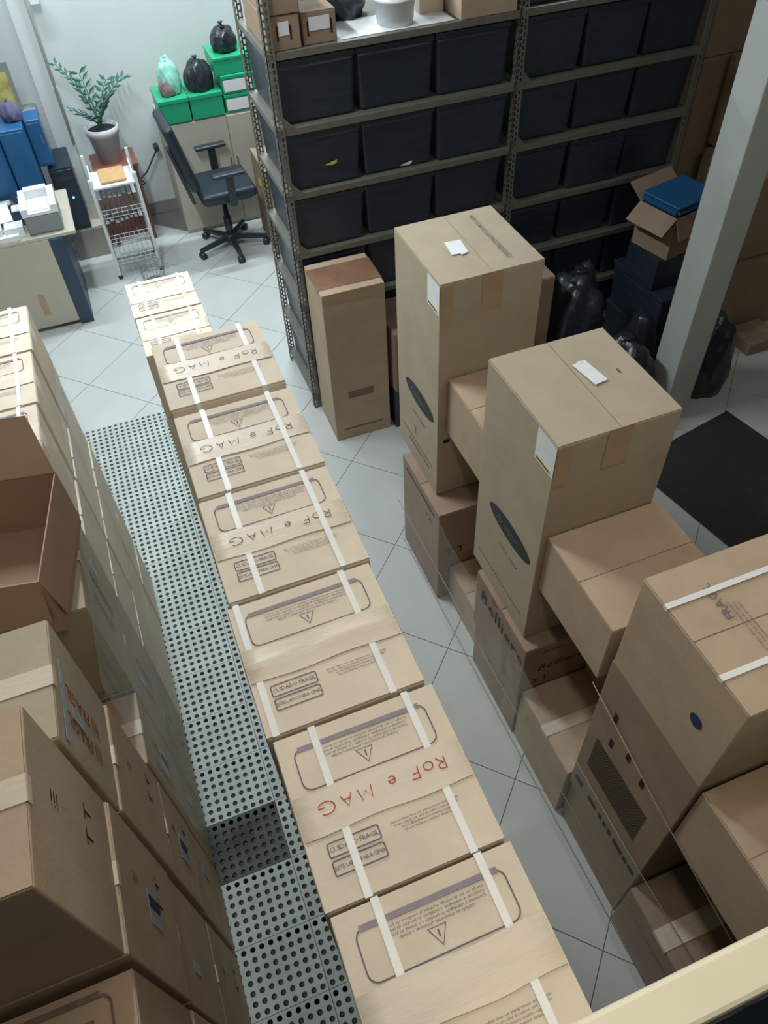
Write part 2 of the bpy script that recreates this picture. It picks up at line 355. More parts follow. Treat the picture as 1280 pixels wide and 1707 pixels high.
# ------------------------------------------------------------------ strapped boxes: print sheet shared by all
BW, BD, BH = 0.296, 0.287, 0.339
def build_prints():
    P = {}
    u0, vF = -BW / 2, BD / 2
    bm = bmesh.new()
    P_ = rrect(u0 + 0.028, u0 + 0.264, vF - 0.104, vF - 0.030, 0.016)
    ribbon(bm, P_, 0.0022, 0, True)
    P['frame'] = mesh_of(bm, 'print_frame', INK)
    bm = bmesh.new(); quad_bm(bm, u0 + 0.036, u0 + 0.256, vF - 0.0355, vF - 0.0265, 0.0001); P['band'] = mesh_of(bm, 'print_band', mat('pale_violet_ink', srgb(146, 138, 146), 0.7, 0.1, noise=0.1, nscale=60))
    bm = bmesh.new(); cx, cy = u0 + 0.142, vF - 0.080
    ribbon(bm, [(cx - 0.014, cy + 0.012), (cx + 0.014, cy + 0.012), (cx, cy - 0.013)], 0.0022, 0, True); quad_bm(bm, cx - 0.0013, cx + 0.0013, cy - 0.002, cy + 0.008)
    P['warning'] = mesh_of(bm, 'warning_triangle', INK)
    bm = bmesh.new()
    for vy in (vF - 0.205, vF - 0.233):
        ribbon(bm, rrect(u0 + 0.034, u0 + 0.118, vy - 0.011, vy + 0.011, 0.003, 2), 0.0022, 0, True)
    P['labels'] = mesh_of(bm, 'print_frame', INK)
    return P
PR = build_prints()
TX_FAR = text_mesh('Cuidado ao transportar, armazenar e instalar\nConservar a embalagem do produto e o manual do produto\nConservar a embalagem, a instalacao do produto na rede de\nenergia, no ato da entrega, verifique as condicoes do produto', 0.0066, INK, line=0.95)
TX_NEAR = text_mesh('Este produto deve ser transportado, armazenado\nem pe, nunca em cima de outros, sem umidade\nou sol. Empilhamento maximo seguro\nde seis volumes e manter distancia', 0.0058, INK_F, line=0.98)
TX_C1 = text_mesh('CUIDADO FRAGIL', 0.0112, INK, spacing=0.86); TX_C2 = text_mesh('ESTE LADO PARA CIMA', 0.0092, INK, spacing=0.82)
def hand_mesh(m):
    bm = bmesh.new(); x = 0.0; h = 0.02; w = 0.0017
    arc = lambda cx, cy, rx, ry, a0, a1, n=9: [(cx + rx * math.cos(math.radians(a0 + (a1 - a0) * k / n)), cy + ry * math.sin(math.radians(a0 + (a1 - a0) * k / n))) for k in range(n + 1)]
    def st(*p): ribbon(bm, list(p), w)
    st((0, 0), (0.001, h)); ribbon(bm, [(0, h)] + arc(0.006, h * .75, .007, h * .25, 90, -90) + [(0.002, h * .5)], w); st((0.003, h * .5), (0.014, 0))
    ribbon(bm, arc(0.029, 0.007, .008, .007, 0, 360, 14), w)
    st((0.047, 0), (0.048, h)); st((0.047, h), (0.062, h * .97)); st((0.047, h * .55), (0.058, h * .55))
    ribbon(bm, [(0.088, .006), (0.099, .007)] + arc(0.093, .006, .006, .006, 10, 320), w)
    st((0.128, 0), (0.131, h), (0.139, 0.006), (0.147, h), (0.151, 0))
    st((0.162, 0), (0.171, h), (0.180, 0)); st((0.165, h * .4), (0.177, h * .4))
    ribbon(bm, arc(0.206, h * .5, .014, h * .52, 50, 330, 14) + [(0.219, h * .42), (0.208, h * .42)], w)
    for v in bm.verts: v.co.x -= 0.11; v.co.y -= 0.01
    return mesh_of(bm, 'handwriting', m)
HAND = {'grey': hand_mesh(PENCIL), 'red': hand_mesh(RED), 'faint': hand_mesh(INK_F)}
def strap_bm(u, dz, d, h):
    bm = bmesh.new(); w = 0.0125; y = d / 2 + 0.0008; zt = h + 0.0007 + dz; t = 0.0007
    inn = [(-y, 0.004), (-y, zt), (y, zt), (y, 0.004)]; out = [(-y - t, 0.004), (-y - t, zt + t), (y + t, zt + t), (y + t, 0.004)]
    V = [[[bm.verts.new((u + sx * w / 2, p[0], p[1])) for p in P] for sx in (-1, 1)] for P in (inn, out)]
    for i in range(3):
        bm.faces.new((V[1][0][i], V[1][1][i], V[1][1][i + 1], V[1][0][i + 1])); bm.faces.new((V[0][0][i + 1], V[0][1][i + 1], V[0][1][i], V[0][0][i]))
        for q in (0, 1): bm.faces.new((V[0][q][i], V[1][q][i], V[1][q][i + 1], V[0][q][i + 1]))
    for i in (0, 3): bm.faces.new((V[0][0][i], V[0][1][i], V[1][1][i], V[1][0][i]))
    bmesh.ops.recalc_face_normals(bm, faces=bm.faces[:])
    return bm
row_seed = [0]
CR_T = 0.0016
def strapped_box(label, loc, rz=0.0, hand=None, over=(), h=BH, group='strapped boxes on the middle row', m=KR_L, su=(0.068, 0.239), near_strap=(True, True), crumple=False):
    row_seed[0] += 1; sd = row_seed[0]; rnd = random.Random(sd)
    r = thing('strapped_box', label, 'box', loc, rz, group)
    bm = bmesh.new(); vs = bx(bm, -BW / 2, BW / 2, -BD / 2, BD / 2, 0, h - 0.0045)
    bmesh.ops.bevel(bm, geom=bm.edges[:], offset=0.005, segments=2, profile=0.5, affect='EDGES'); fin(bm, 'body', m, r)
    fm = flap_mesh(BW - 0.004, BD / 2 - 0.003, 0.0035, m, sd, 0.0005)
    link('flap', fm, r, None, F_top(0, BD / 4, h - 0.0045)); link('flap', fm, r, None, F_top(0, -BD / 4, h - 0.0045, math.pi))
    tw = 0.072; CR_T = 0.006 if crumple else 0.0015
    bm = bmesh.new(); t0 = h + 0.0016; n = 10; ph = rnd.uniform(0, 6); rows = []
    for j, vy in enumerate((-tw / 2, -tw / 6, 0.0, tw / 8, tw / 2)):
        rw_ = [(-BW / 2 - 0.0006, vy, h - 0.07), (-BW / 2 - 0.0006, vy, h - 0.008)]
        rw_ += [(-BW / 2 + 0.005 + (BW - 0.01) * i / n, vy + 0.002 * math.sin(ph + i), t0 + (CR_T if j == 2 else 0) * (0.5 + 0.5 * math.sin(ph + i * .9))) for i in range(n + 1)]
        rw_ += [(BW / 2 + 0.0006, vy, h - 0.008), (BW / 2 + 0.0006, vy, h - 0.07)]
        rows.append([bm.verts.new(p) for p in rw_])
    for j in range(4):
        for i in range(n + 4): bm.faces.new((rows[j][i], rows[j][i + 1], rows[j + 1][i + 1], rows[j + 1][i]))
    fin(bm, 'tape', TAPE, r, True)
    for k, s in enumerate(su):
        u = -BW / 2 + s + rnd.uniform(-0.004, 0.004)
        fin(strap_bm(u, 0.0028 if k in over else 0.0, BD, h), 'strap', STRAP, r)
    zt = h + 0.0006
    link('print_frame', PR['frame'], r, None, F_top(0, 0, zt)); link('warning_triangle', PR['warning'], r, None, F_top(0, 0, zt))
    link('print_band', PR['band'], r, None, F_top(0, 0, zt)); link('print_frame', PR['labels'], r, None, F_top(0, 0, zt))
    link('instruction_text', TX_FAR, r, None, F_top(-BW / 2 + 0.146, BD / 2 - 0.053, zt, math.pi))
    link('instruction_text', TX_NEAR, r, None, F_top(-BW / 2 + 0.196, -BD / 2 + 0.078, zt))
    link('warning_text', TX_C1, r, None, F_top(-BW / 2 + 0.076, BD / 2 - 0.205, zt)); link('warning_text', TX_C2, r, None, F_top(-BW / 2 + 0.076, BD / 2 - 0.233, zt))
    if hand: link('handwriting', HAND[hand], r, None, F_top(0.0, 0.002, h + 0.0036, math.pi))
    return r
ROW = [  # centre x, centre y, rz, label, hand, straps over tape
    (0.123, 1.672, 0.00, 'strapped cardboard box with faint grey handwriting, farthest of the six high middle stacks', 'faint', ()),
    (0.125, 1.354, 0.00, 'strapped cardboard box on the second high middle stack, continuous strap at its right', 'grey', (1,)),
    (0.123, 1.055, 0.00, 'strapped cardboard box with bold grey handwriting, third of the six high middle stacks', 'grey', (1,)),
    (0.117, 0.758, 0.006, 'strapped cardboard box with shiny crumpled tape and no handwriting, fourth high middle stack', None, ()),
    (0.126, 0.462, 0.00, 'strapped cardboard box with red handwriting on its top', 'red', ()),
    (0.131, 0.170, 0.00, 'strapped cardboard box nearest the cream ledge, last of the middle row', None, ())]
ZB = DZ
plain = None
def plain_box(x, y, z, label, group, m=KR_L, name='cardboard_box', rz=0.0):
    global plain
    if plain is None:
        plain = carton(name, label, x - BW / 2, x + BW / 2, y - BD / 2, y + BD / 2, z, z + BH, m, 0, group, tape_w=0.072); return plain
    return dup(plain, (x, y, z), rz, label, group)
for i, (x, y, rz, lab, hand, over) in enumerate(ROW):
    su = (0.022, 0.235) if i == 3 else (0.068, 0.239)
    for k in range(5): plain_box(x + random.uniform(-.003, .003), y, ZB + k * BH, 'plain cardboard box buried beneath the high strapped boxes of the middle row', 'buried boxes of the middle row')
    strapped_box(lab, (x, y, ZB + 5 * BH), rz, hand, over, su=su, crumple=(i == 3))
for i, (x, y, lab, vis) in enumerate([(0.077, 3.194, 'strapped cardboard box at the far end of the middle row, near the office', True), (0.081, 2.897, 'low strapped cardboard box wedged between the far end box and the high stacks', True)]):
    for k in range(3): plain_box(x - 0.004, y, ZB + k * BH, 'plain cardboard box beneath the low far end of the middle row', 'buried boxes of the low middle row')
    if vis: strapped_box(lab, (x, y, ZB + 3 * BH), 0.0, None, ())
    else: plain_box(x, y, ZB + 3 * BH, 'plain cardboard box hidden behind the high stacks of the middle row', 'hidden boxes of the low middle row')

# ------------------------------------------------------------------ left stacks
XL = -0.412
def lx(w): return XL - w / 2
G1 = 'strapped boxes of the far left stacks'
ordn = ['topmost', 'second from the top', 'third from the top', 'fourth from the top', 'lowest']
for i, (y, nm) in enumerate([(2.600, 'farthest'), (2.303, 'middle'), (2.006, 'nearest')]):
    strapped_box('strapped cardboard box topmost of the %s of three far left stacks' % nm, (XL - BW / 2 - 0.004 * i, y, ZB + 4 * BH + 0.01), 0.0, None, (0, 1), group=G1)
    for k in range(4):
        b = plain_box(XL - BW / 2 + random.uniform(-.006, .004), y, ZB + k * BH, 'cardboard box %s in the %s of three far left stacks' % (ordn[4 - k], nm), 'cardboard boxes of the far left stacks')
        strapped_ex = None
    for kx in range(1, 3):
        strapped_box('strapped cardboard box %s row behind the %s of the far left stacks' % (['second', 'third'][kx - 1], nm), (XL - BW / 2 - kx * 0.308, y, ZB + 4 * BH + 0.01), 0.0, None, (0, 1), group=G1) if kx == 1 else None
        for k in range(4 if kx == 1 else 0): plain_box(XL - BW / 2 - kx * 0.308, y, ZB + k * BH, 'plain cardboard box hidden behind the far left stacks', 'hidden boxes of the far left stacks')
GL = 'tall film wrapped boxes of the left stacks'
def side_prints(r, kind, seed):
    w, d, h = r['_w'], r['_d'], r['_h']; rnd = random.Random(seed)
    if 'red' in kind:
        for k in range(2): link('red_print', text_mesh('|||| FRAGIL', 0.05, REDP), r, None, F_right(w, -0.06 + 0.07 * k, h * 0.52, math.pi / 2))
    if 'green' in kind: link('green_print', text_mesh('CONTEM VIDRO', 0.034, GREENP), r, None, F_right(w, 0.02, h * 0.5, math.pi / 2))
    if 'label' in kind: decal_rect('label', 0.032, 0.08, SKYL, r, F_right(w, d * rnd.uniform(-.2, .2), h * 0.62))
    if 'blue' in kind:
        decal_rect('label', 0.085, 0.10, SKYL, r, F_right(w, 0.0, h * 0.45)); decal_rect('label_mark', 0.028, 0.09, NAVYP, r, F_right(w, 0.01, h * 0.45, 0, 0.0022))
    if 'mark' in kind:
        link('arrow_print', text_mesh('T T', 0.06, INK_D), r, None, F_right(w, 0.05, h * 0.3)); link('side_print', text_mesh('i i i', 0.05, INK_D, spacing=0.8), r, None, F_right(w, 0.03, h * 0.72, math.pi / 2))
def stack(desc, y0, y1, zs, xs, ww, kinds, mats):
    n = len(zs) - 1
    for k in range(n):
        pos = 'topmost' if k == n - 1 else ('lowest' if k == 0 else ['second', 'third', 'fourth'][n - 2 - k] + ' from the top')
        lab = 'brown cardboard box %s in %s' % (pos, desc)
        r = carton('cardboard_box', lab, xs[k] - ww, xs[k], y0 + 0.004, y1 - 0.004, zs[k], zs[k + 1], mats[k % len(mats)], 0, GL, seam='x', seed=k + int(y0 * 50), tape_w=0.05)
        side_prints(r, kinds[k], k)
    return r
# S4: film-wrapped stack with red and green prints (under the open box)
s4 = stack('the left stack under the open box', 1.445, 1.86, [DZ, 0.56, 1.09, 1.555], [XL - .004, XL, XL + .002], 0.46, ['mark', 'red label', 'red green label'], [KR_G, KR_G, KR_G])
w4, d4, h4 = s4['_w'], s4['_d'], s4['_h']
link('brand_print', text_mesh('CONDOTERMICA', 0.052, GREENP), s4, None, F_front(d4, -0.10, h4 * 0.70)); link('side_print', text_mesh('termic 110', 0.022, INK_D), s4, None, F_front(d4, 0.10, 0.03))
decal_rect('side_print', 0.07, 0.016, INK_D, s4, F_front(d4, 0.02, 0.055))
# S5: lower stack
s5 = stack('the low left stack with a blue top label', 1.175, 1.44, [DZ, 0.56, 1.085], [XL - .002, XL + .003], 0.46, ['label', 'red blue'], [KR_G, KR])
decal_rect('blue_band', 0.05, 0.018, BLUEP, s5, F_top(0.15, -0.05, s5['_h'] + 0.0025))
link('top_print', text_mesh('c', 0.05, INK_F), s5, None, F_top(0.16, 0.02, s5['_h'] + 0.0025))
# S6
s6 = stack('the left stack with blue top band', 0.86, 1.165, [DZ, 0.58, 0.99, 1.50, 1.905], [XL, XL + .004, XL + .004, XL - .002], 0.46, ['label', 'mark blue', 'mark', 'red label'], [KR, KR, KR, KR_G])
h6 = s6['_h']
decal_rect('blue_band', 0.36, 0.026, BLUEP, s6, F_top(-0.02, -0.075, h6 + 0.0025)); link('band_text', text_mesh('FRIA', 0.020, PAPER), s6, None, F_top(0.10, -0.075, h6 + 0.0034))
link('top_print', text_mesh('o o', 0.05, INK_F), s6, None, F_top(-0.05, 0.03, h6 + 0.0025))
bm = bmesh.new(); ribbon(bm, rrect(-0.06, 0.0, -0.025, 0.025, 0.005, 3), 0.003, 0, True); ribbon(bm, rrect(0.02, 0.08, -0.025, 0.025, 0.005, 3), 0.003, 0, True)
link('top_frame', mesh_of(bm, 'top_frame', INK_F), s6, None, F_top(0.08, -0.118, h6 + 0.0025))
decal_rect('label', 0.20, 0.022, SKYL, s6, F_right(s6['_w'], -0.03, h6 - 0.06))  # painted highlight of the stretch film, drawn as a pale strip
# S7 with M on top
s7 = stack('the highest left stack', 0.508, 0.838, [DZ, 0.60, 1.10, 1.635, 2.10], [XL, XL, XL + .004, XL - .002], 0.50, ['mark', 'label', 'mark blue', 'mark'], [KR, KR, KR, KR])
h7 = s7['_h']
for q, uy in enumerate((0.11, -0.13)):
    bm = bmesh.new(); ribbon(bm, rrect(-0.04, 0.045, -0.035, 0.035, 0.008, 3), 0.003, 0, True)
    for t in (-0.012, 0.012): quad_bm(bm, -0.025, 0.03, t - 0.006, t + 0.006)
    link('top_frame', mesh_of(bm, 'top_frame', INK_F), s7, None, F_top(0.155, uy, h7 + 0.0025))
# S8 nearest with N
s8 = stack('the nearest left stack', 0.13, 0.50, [DZ, 0.60, 1.10, 1.598], [XL, XL + .002, XL - .002], 0.50, ['mark', 'label', 'mark'], [KR, KR, KR])
h8 = s8['_h']
bm = bmesh.new(); ribbon(bm, rrect(-0.20, 0.195, -0.06, 0.055, 0.02), 0.005, 0, True); quad_bm(bm, -0.18, 0.175, 0.052, 0.064, 0.0001)
for t in range(4): quad_bm(bm, -0.17, 0.16 - 0.02 * t, 0.012 - 0.016 * t, 0.019 - 0.016 * t)
link('top_frame', mesh_of(bm, 'top_frame', INK_F), s8, None, F_top(0.01, 0.10, h8 + 0.0025))

# open box on S4
ob = thing('open_box', 'large open brown cardboard box with raised flaps on the left stack', 'box', (-0.638, 1.625, 1.557), math.radians(-11))
ow, od, oh, t = 0.44, 0.396, 0.22, 0.004
bm = bmesh.new()
bx(bm, -ow / 2, ow / 2, -od / 2, od / 2, 0, t); bx(bm, -ow / 2, -ow / 2 + t, -od / 2, od / 2, t, oh); bx(bm, ow / 2 - t, ow / 2, -od / 2, od / 2, t, oh)
bx(bm, -ow / 2 + t, ow / 2 - t, -od / 2, -od / 2 + t, t, oh); bx(bm, -ow / 2 + t, ow / 2 - t, od / 2 - t, od / 2, t, oh)
fin(bm, 'body', KR_IN, ob)
def flap(M, w, l, taper=0.02):
    bm = bmesh.new(); vs = bx(bm, -w / 2, w / 2, 0, l, 0, t)
    for v in vs:
        if v.co.y > l / 2: v.co.x *= (1 - taper / w * 2)
    for v in bm.verts: v.co = M @ v.co
    fin(bm, 'flap', KR_IN, ob)
flap(Matrix.Translation((0, od / 2 - t, oh)) @ Matrix.Rotation(math.radians(48), 4, 'X'), ow, 0.17, 0.05)
flap(Matrix.Translation((0, -od / 2 + t, oh)) @ Matrix.Rotation(math.pi, 4, 'Z') @ Matrix.Rotation(math.radians(-84), 4, 'X'), ow, 0.16)
flap(Matrix.Translation((ow / 2 - t, 0, oh)) @ Matrix.Rotation(-math.pi / 2, 4, 'Z') @ Matrix.Rotation(math.radians(-86), 4, 'X'), od, 0.17)
flap(Matrix.Translation((-ow / 2 + t, 0, oh)) @ Matrix.Rotation(math.pi / 2, 4, 'Z') @ Matrix.Rotation(math.radians(20), 4, 'X'), od, 0.17)

def film(name, label, pts_y, z0, z1, x, bul, m, sgn):
    bm = bmesh.new(); ny, nz = 60, 24; G = []
    y0, y1 = pts_y; rnd = random.Random(3)
    for j in range(nz + 1):
        row = []
        for i in range(ny + 1):
            yy = y0 + (y1 - y0) * i / ny; zz = z0 + (z1 - z0) * j / nz
            row.append(bm.verts.new((x + sgn * (0.004 + bul * (0.5 + 0.5 * math.sin(yy * 21 + 2.1 * math.sin(zz * 5)) * math.sin(zz * 9 + yy * 4)) + rnd.uniform(0, 0.0015)), yy, zz)))
        G.append(row)
    for j in range(nz):
        for i in range(ny): bm.faces.new((G[j][i], G[j][i + 1], G[j + 1][i + 1], G[j + 1][i]))
    o = fin(bm, name, m, None, True); tag(o, label, 'film'); return o
film('stretch_film', 'clear shiny stretch film over the side of the left stacks', (1.18, 2.74), 0.06, 1.56, XL + 0.006, 0.008, FILM_L, 1)

# ------------------------------------------------------------------ right pile
XR = 0.98
GR = 'boxes of the right pile'
def rbox(label, x0, x1, y0, y1, z0, z1, m, **k):
    return carton('cardboard_box', label, x0, x1, y0, y1, z0, z1, m, group=GR, **k)
def tall(label, x0, y0, z0, z1, rz, sd, texts):
    w, d = 0.425, 0.452
    r = carton('tall_carton', label, x0, x0 + w, y0, y0 + d, z0, z1, KR_G, rz, GR, seam='y', tape=None, seed=sd)
    h = r['_h']
    # one-piece lid seams and tape on the front edge
    decal_rect('tape', 0.085, 0.16, TAPE_D, r, F_front(d, 0.0, h - 0.08)); decal_rect('tape', w - 0.004, 0.05, TAPE_D, r, F_front(d, 0, 0.44))
    decal_rect('tape', 0.05, 0.16, TAPE_D, r, F_front(d, -w / 2 + 0.026, h - 0.10))
    st = thing('x', 'x', 'x'); bpy.data.objects.remove(st)
    lab = decal_rect('energy_label', 0.11, 0.125, PAPER, r, F_left(w, -d / 2 + 0.056, h - 0.075))
    bm = bmesh.new(); bx(bm, -0.05, 0.04, -0.057, -0.045, 0.0007, 0.0013); fin(bm, 'yellow_band', YEL, lab)
    bm = bmesh.new(); bx(bm, -0.042, 0.032, -0.053, -0.048, 0.0013, 0.0018); fin(bm, 'black_bar', INK_D, lab)
    return r
t1 = tall('tall pale carton with a white slip on top, standing before the black crates', 1.0, 2.198, 0.66, 1.775, 0.0, 1, 1)
h = t1['_h']; w, d = t1['_w'], t1['_d']
bm = bmesh.new(); N = 28; bmesh.ops.create_circle(bm, cap_ends=True, radius=1, segments=N)
for v in bm.verts: v.co = Vector((v.co.x * 0.155, v.co.y * 0.048, 0))
e = fin(bm, 'oval_logo', mat('oval_ink', srgb(44, 50, 52), 0.6), t1, False, F_left(w, -0.03, 0.43, math.radians(0)))
link('logo_text', text_mesh('Aremno', 0.046, mat('logo_grey', srgb(112, 118, 118), 0.6), shear=0.2), e, None, Matrix.Translation((-0.02, 0.0, 0.0008)))
link('side_print', text_mesh('110V  220V', 0.03, INK_F), t1, None, F_left(w, -0.02, 0.31))
link('side_print', text_mesh('T', 0.06, INK_F), t1, None, F_left(w, 0.02, 0.20)); decal_rect('side_print', 0.35, 0.006, INK_F, t1, F_left(w, 0.0, 0.135)); link('side_print', text_mesh('ARMAZENAR EM PE', 0.028, INK_F), t1, None, F_left(w, -0.02, 0.10))
link('top_text', text_mesh('EXPLENTSHOP SOMO1038', 0.030, INK_F, spacing=0.95), t1, None, F_top(0.10, 0.01, h + 0.0012, math.pi / 2))
slip = decal_rect('paper_slip', 0.066, 0.095, PAPER, t1, F_top(-0.055, -0.02, h + 0.0015, math.radians(-6))); decal_rect('tape_tab', 0.02, 0.014, STRAP, t1, F_top(-0.05, -0.07, h + 0.0024))
decal_rect('side_mark', 0.03, 0.02, INK_D, t1, F_front(d, -0.17, 0.33))
t2 = tall('tall pale carton amid the right pile with a long white slip on top', 0.985, 1.322, 0.72, 1.752, 0.0, 2, 2)
h = t2['_h']; w, d = t2['_w'], t2['_d']
slip = decal_rect('paper_slip', 0.050, 0.115, PAPER, t2, F_top(0.045, 0.03, h + 0.0015, math.radians(8))); decal_rect('tape_tab', 0.02, 0.012, STRAP, t2, F_top(0.04, 0.085, h + 0.0024))
link('pen_mark', text_mesh('F', 0.03, INK_D), t2, None, F_top(0.135, 0.0, h + 0.0012, math.radians(20)))
bm = bmesh.new(); bmesh.ops.create_circle(bm, cap_ends=True, radius=1, segments=N)
for v in bm.verts: v.co = Vector((v.co.x * 0.155, v.co.y * 0.048, 0))
e = fin(bm, 'oval_logo', MATS['oval_ink'], t2, False, F_left(w, -0.03, 0.43)); link('logo_text', text_mesh('Aremno', 0.046, mat('logo_grey', srgb(112, 118, 118), 0.6), shear=0.2), e, None, Matrix.Translation((-0.02, 0.0, 0.0008)))
link('side_print', text_mesh('110V  220V', 0.03, INK_F), t2, None, F_left(w, -0.04, 0.30)); decal_rect('side_print', 0.36, 0.006, INK_F, t2, F_left(w, 0.0, 0.10))
decal_rect('side_mark', 0.04, 0.024, INK_D, t2, F_front(d, -0.12, 0.22)); decal_rect('side_mark', 0.03, 0.016, KR_G, t2, F_front(d, -0.12, 0.22, 0, 0.002))
# below tall 1
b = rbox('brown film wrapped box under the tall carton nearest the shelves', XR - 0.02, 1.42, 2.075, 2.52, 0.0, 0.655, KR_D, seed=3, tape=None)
link('side_print', text_mesh('Y A', 0.05, INK_D), b, None, F_left(b['_w'], -0.1, 0.52)); link('arrow_print', text_mesh('T T', 0.07, INK_D), b, None, F_front(b['_d'], -0.14, 0.36))
decal_rect('side_print', 0.34, 0.012, INK_D, b, F_left(b['_w'], 0.0, 0.60))
# between tall cartons
rbox('tan box wedged high between the two tall cartons', 1.04, 1.42, 1.785, 2.19, 1.05, 1.34, KR, seed=4, seam='x', tape=None)
rbox('hidden box propping the wedged box between the tall cartons', 1.245, 1.43, 1.80, 2.06, 0.27, 1.05, KR_D, seed=5, tape=None)
fl = rbox('low tan box with a torn top flap between the tall cartons', 1.02, 1.43, 1.70, 2.065, 0.0, 0.262, KR, seed=6, tape=None)
box('torn_flap', -0.12, 0.02, -0.02, 0.07, 0.266, 0.270, KR_L, fl, M=Matrix.Rotation(math.radians(14), 4, 'Z'))
# under tall 2
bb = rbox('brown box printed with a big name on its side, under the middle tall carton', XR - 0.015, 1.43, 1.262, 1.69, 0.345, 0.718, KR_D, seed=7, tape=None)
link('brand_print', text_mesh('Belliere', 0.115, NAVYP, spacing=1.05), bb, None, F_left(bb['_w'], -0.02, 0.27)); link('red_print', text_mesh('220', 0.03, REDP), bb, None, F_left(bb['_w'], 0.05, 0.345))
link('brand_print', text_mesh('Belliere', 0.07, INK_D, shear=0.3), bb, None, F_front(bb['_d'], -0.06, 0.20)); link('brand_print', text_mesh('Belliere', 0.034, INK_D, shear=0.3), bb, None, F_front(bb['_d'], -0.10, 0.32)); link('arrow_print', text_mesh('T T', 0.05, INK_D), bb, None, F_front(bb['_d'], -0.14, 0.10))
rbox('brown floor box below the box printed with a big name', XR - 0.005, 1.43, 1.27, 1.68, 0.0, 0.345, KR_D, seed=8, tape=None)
# in front of tall 2
rbox('tan taped box standing high before the middle tall carton', 1.005, 1.43, 0.925, 1.318, 1.05, 1.335, KR, seed=9, tape=None)
rbox('hidden box propping the tan box before the middle tall carton', 1.27, 1.45, 0.93, 1.25, 0.40, 1.05, KR_D, seed=10, tape=None)
lowd = rbox('low open-looking tan box with loose tape before the box printed with a big name', XR, 1.45, 0.882, 1.258, 0.0, 0.40, KR, seed=11, tape=TAPE, tape_w=0.05)
# stack E
e1 = rbox('brown box with a grille drawing and square marks on its side', XR + 0.01, 1.45, 0.452, 0.876, 0.345, 1.265, KR_D, seed=12, tape=None)
we, de = e1['_w'], e1['_d']
bm = bmesh.new()
for k in range(16): quad_bm(bm, -0.16, 0.13, -0.10 + 0.0135 * k, -0.10 + 0.0135 * k + 0.0085)
link('grille_print', mesh_of(bm, 'grille_print', INK_D), e1, None, F_left(we, 0.0, 0.37))
bm = bmesh.new()
for (a, b_) in ((-0.10, -0.05), (-0.03, -0.012), (0.0, 0.018), (0.03, 0.05), (0.065, 0.12), (0.13, 0.15), (0.16, 0.195)): quad_bm(bm, a, b_, -0.016, 0.016)
link('mark_print', mesh_of(bm, 'mark_print', INK_D), e1, None, F_left(we, 0.0, 0.10)); decal_rect('blue_mark', 0.045, 0.034, NAVYP, e1, F_left(we, 0.165, 0.10))
for q, (yy, zz) in enumerate(((0.12, 0.70), (0.02, 0.62), (-0.06, 0.60), (0.10, 0.56))): decal_rect('small_mark', 0.018, 0.05, INK_D, e1, F_left(we, yy, zz))
rbox('brown floor box below the box with a grille drawing', XR + 0.02, 1.45, 0.46, 0.87, 0.0, 0.345, KR_D, seed=13, tape=None)
e2 = rbox('tan carton with two white straps, highest at the front of the right pile', 0.985, 1.50, 0.452, 0.868, 1.265, 1.688, KR, seed=14, tape=None)
we, de, he = e2['_w'], e2['_d'], e2['_h']
for vy in (0.110, -0.105):
    bm = bmesh.new(); bx(bm, -we / 2 - 0.002, we / 2 + 0.002, vy - 0.008, vy + 0.008, he + 0.0006, he + 0.0016)
    for s in (-1, 1):
        x0, x1 = sorted((s * (we / 2 + 0.0008), s * (we / 2 + 0.002))); bx(bm, x0, x1, vy - 0.008, vy + 0.008, he - 0.012 if s < 0 else 0.004, he + 0.0012)
    fin(bm, 'strap', STRAP, e2)
link('top_text', text_mesh('Este produto deve ser transportado\nem pe, nunca em cima de outros\nempilhamento maximo de cinco', 0.012, INK_F), e2, None, F_top(-0.10, -0.02, he + 0.0015, math.pi / 2))
link('top_text', text_mesh('FRAGIL', 0.035, INK), e2, None, F_top(-0.13, 0.075, he + 0.0015, math.pi / 2)); bm = bmesh.new(); ribbon(bm, rrect(-0.06, 0.06, -0.05, 0.05, 0.01, 3), 0.003, 0, True); link('top_frame', mesh_of(bm, 'top_frame', INK_D), e2, None, F_top(0.06, -0.01, he + 0.0015))
bm = bmesh.new(); bmesh.ops.create_circle(bm, cap_ends=True, radius=1, segments=18)
for v in bm.verts: v.co = Vector((v.co.x * 0.022, v.co.y * 0.024, 0))
fin(bm, 'blue_logo', NAVYP, e2, False, F_left(we, -0.105, 0.205))
# front boxes
rbox('tan box with a dark torn edge beside the cream ledge', 1.0, 1.46, 0.075, 0.447, 0.90, 1.245, KR, seed=15, tape=None)
rbox('hidden box propping the tan box beside the cream ledge', 1.25, 1.46, 0.08, 0.44, 0.40, 0.90, KR_D, seed=16, tape=None)
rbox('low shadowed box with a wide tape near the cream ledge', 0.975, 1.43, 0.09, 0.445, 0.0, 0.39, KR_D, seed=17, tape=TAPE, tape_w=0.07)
fr = film('stretch_film', 'clear stretch film with white edges over the lower side of the right pile', (0.1, 2.52), 0.01, 0.66, XR - 0.03, 0.008, FILM_R, -1)
for q, (p0, p1) in enumerate((((0.90, 2.45, 0.42), (0.90, 0.15, 0.50)), ((0.905, 2.40, 0.16), (0.905, 0.12, 0.24)), ((0.965, 0.90, 1.10), (0.965, 0.13, 0.95)), ((0.955, 0.86, 0.62), (0.955, 0.14, 0.64)))):
    tube('film_edge', [p0, ((p0[0] + p1[0]) / 2 - 0.004, (p0[1] + p1[1]) / 2, (p0[2] + p1[2]) / 2 - 0.006), p1], 0.0018, mat('film_edge', srgb(150, 140, 124), 0.4), fr, 6)

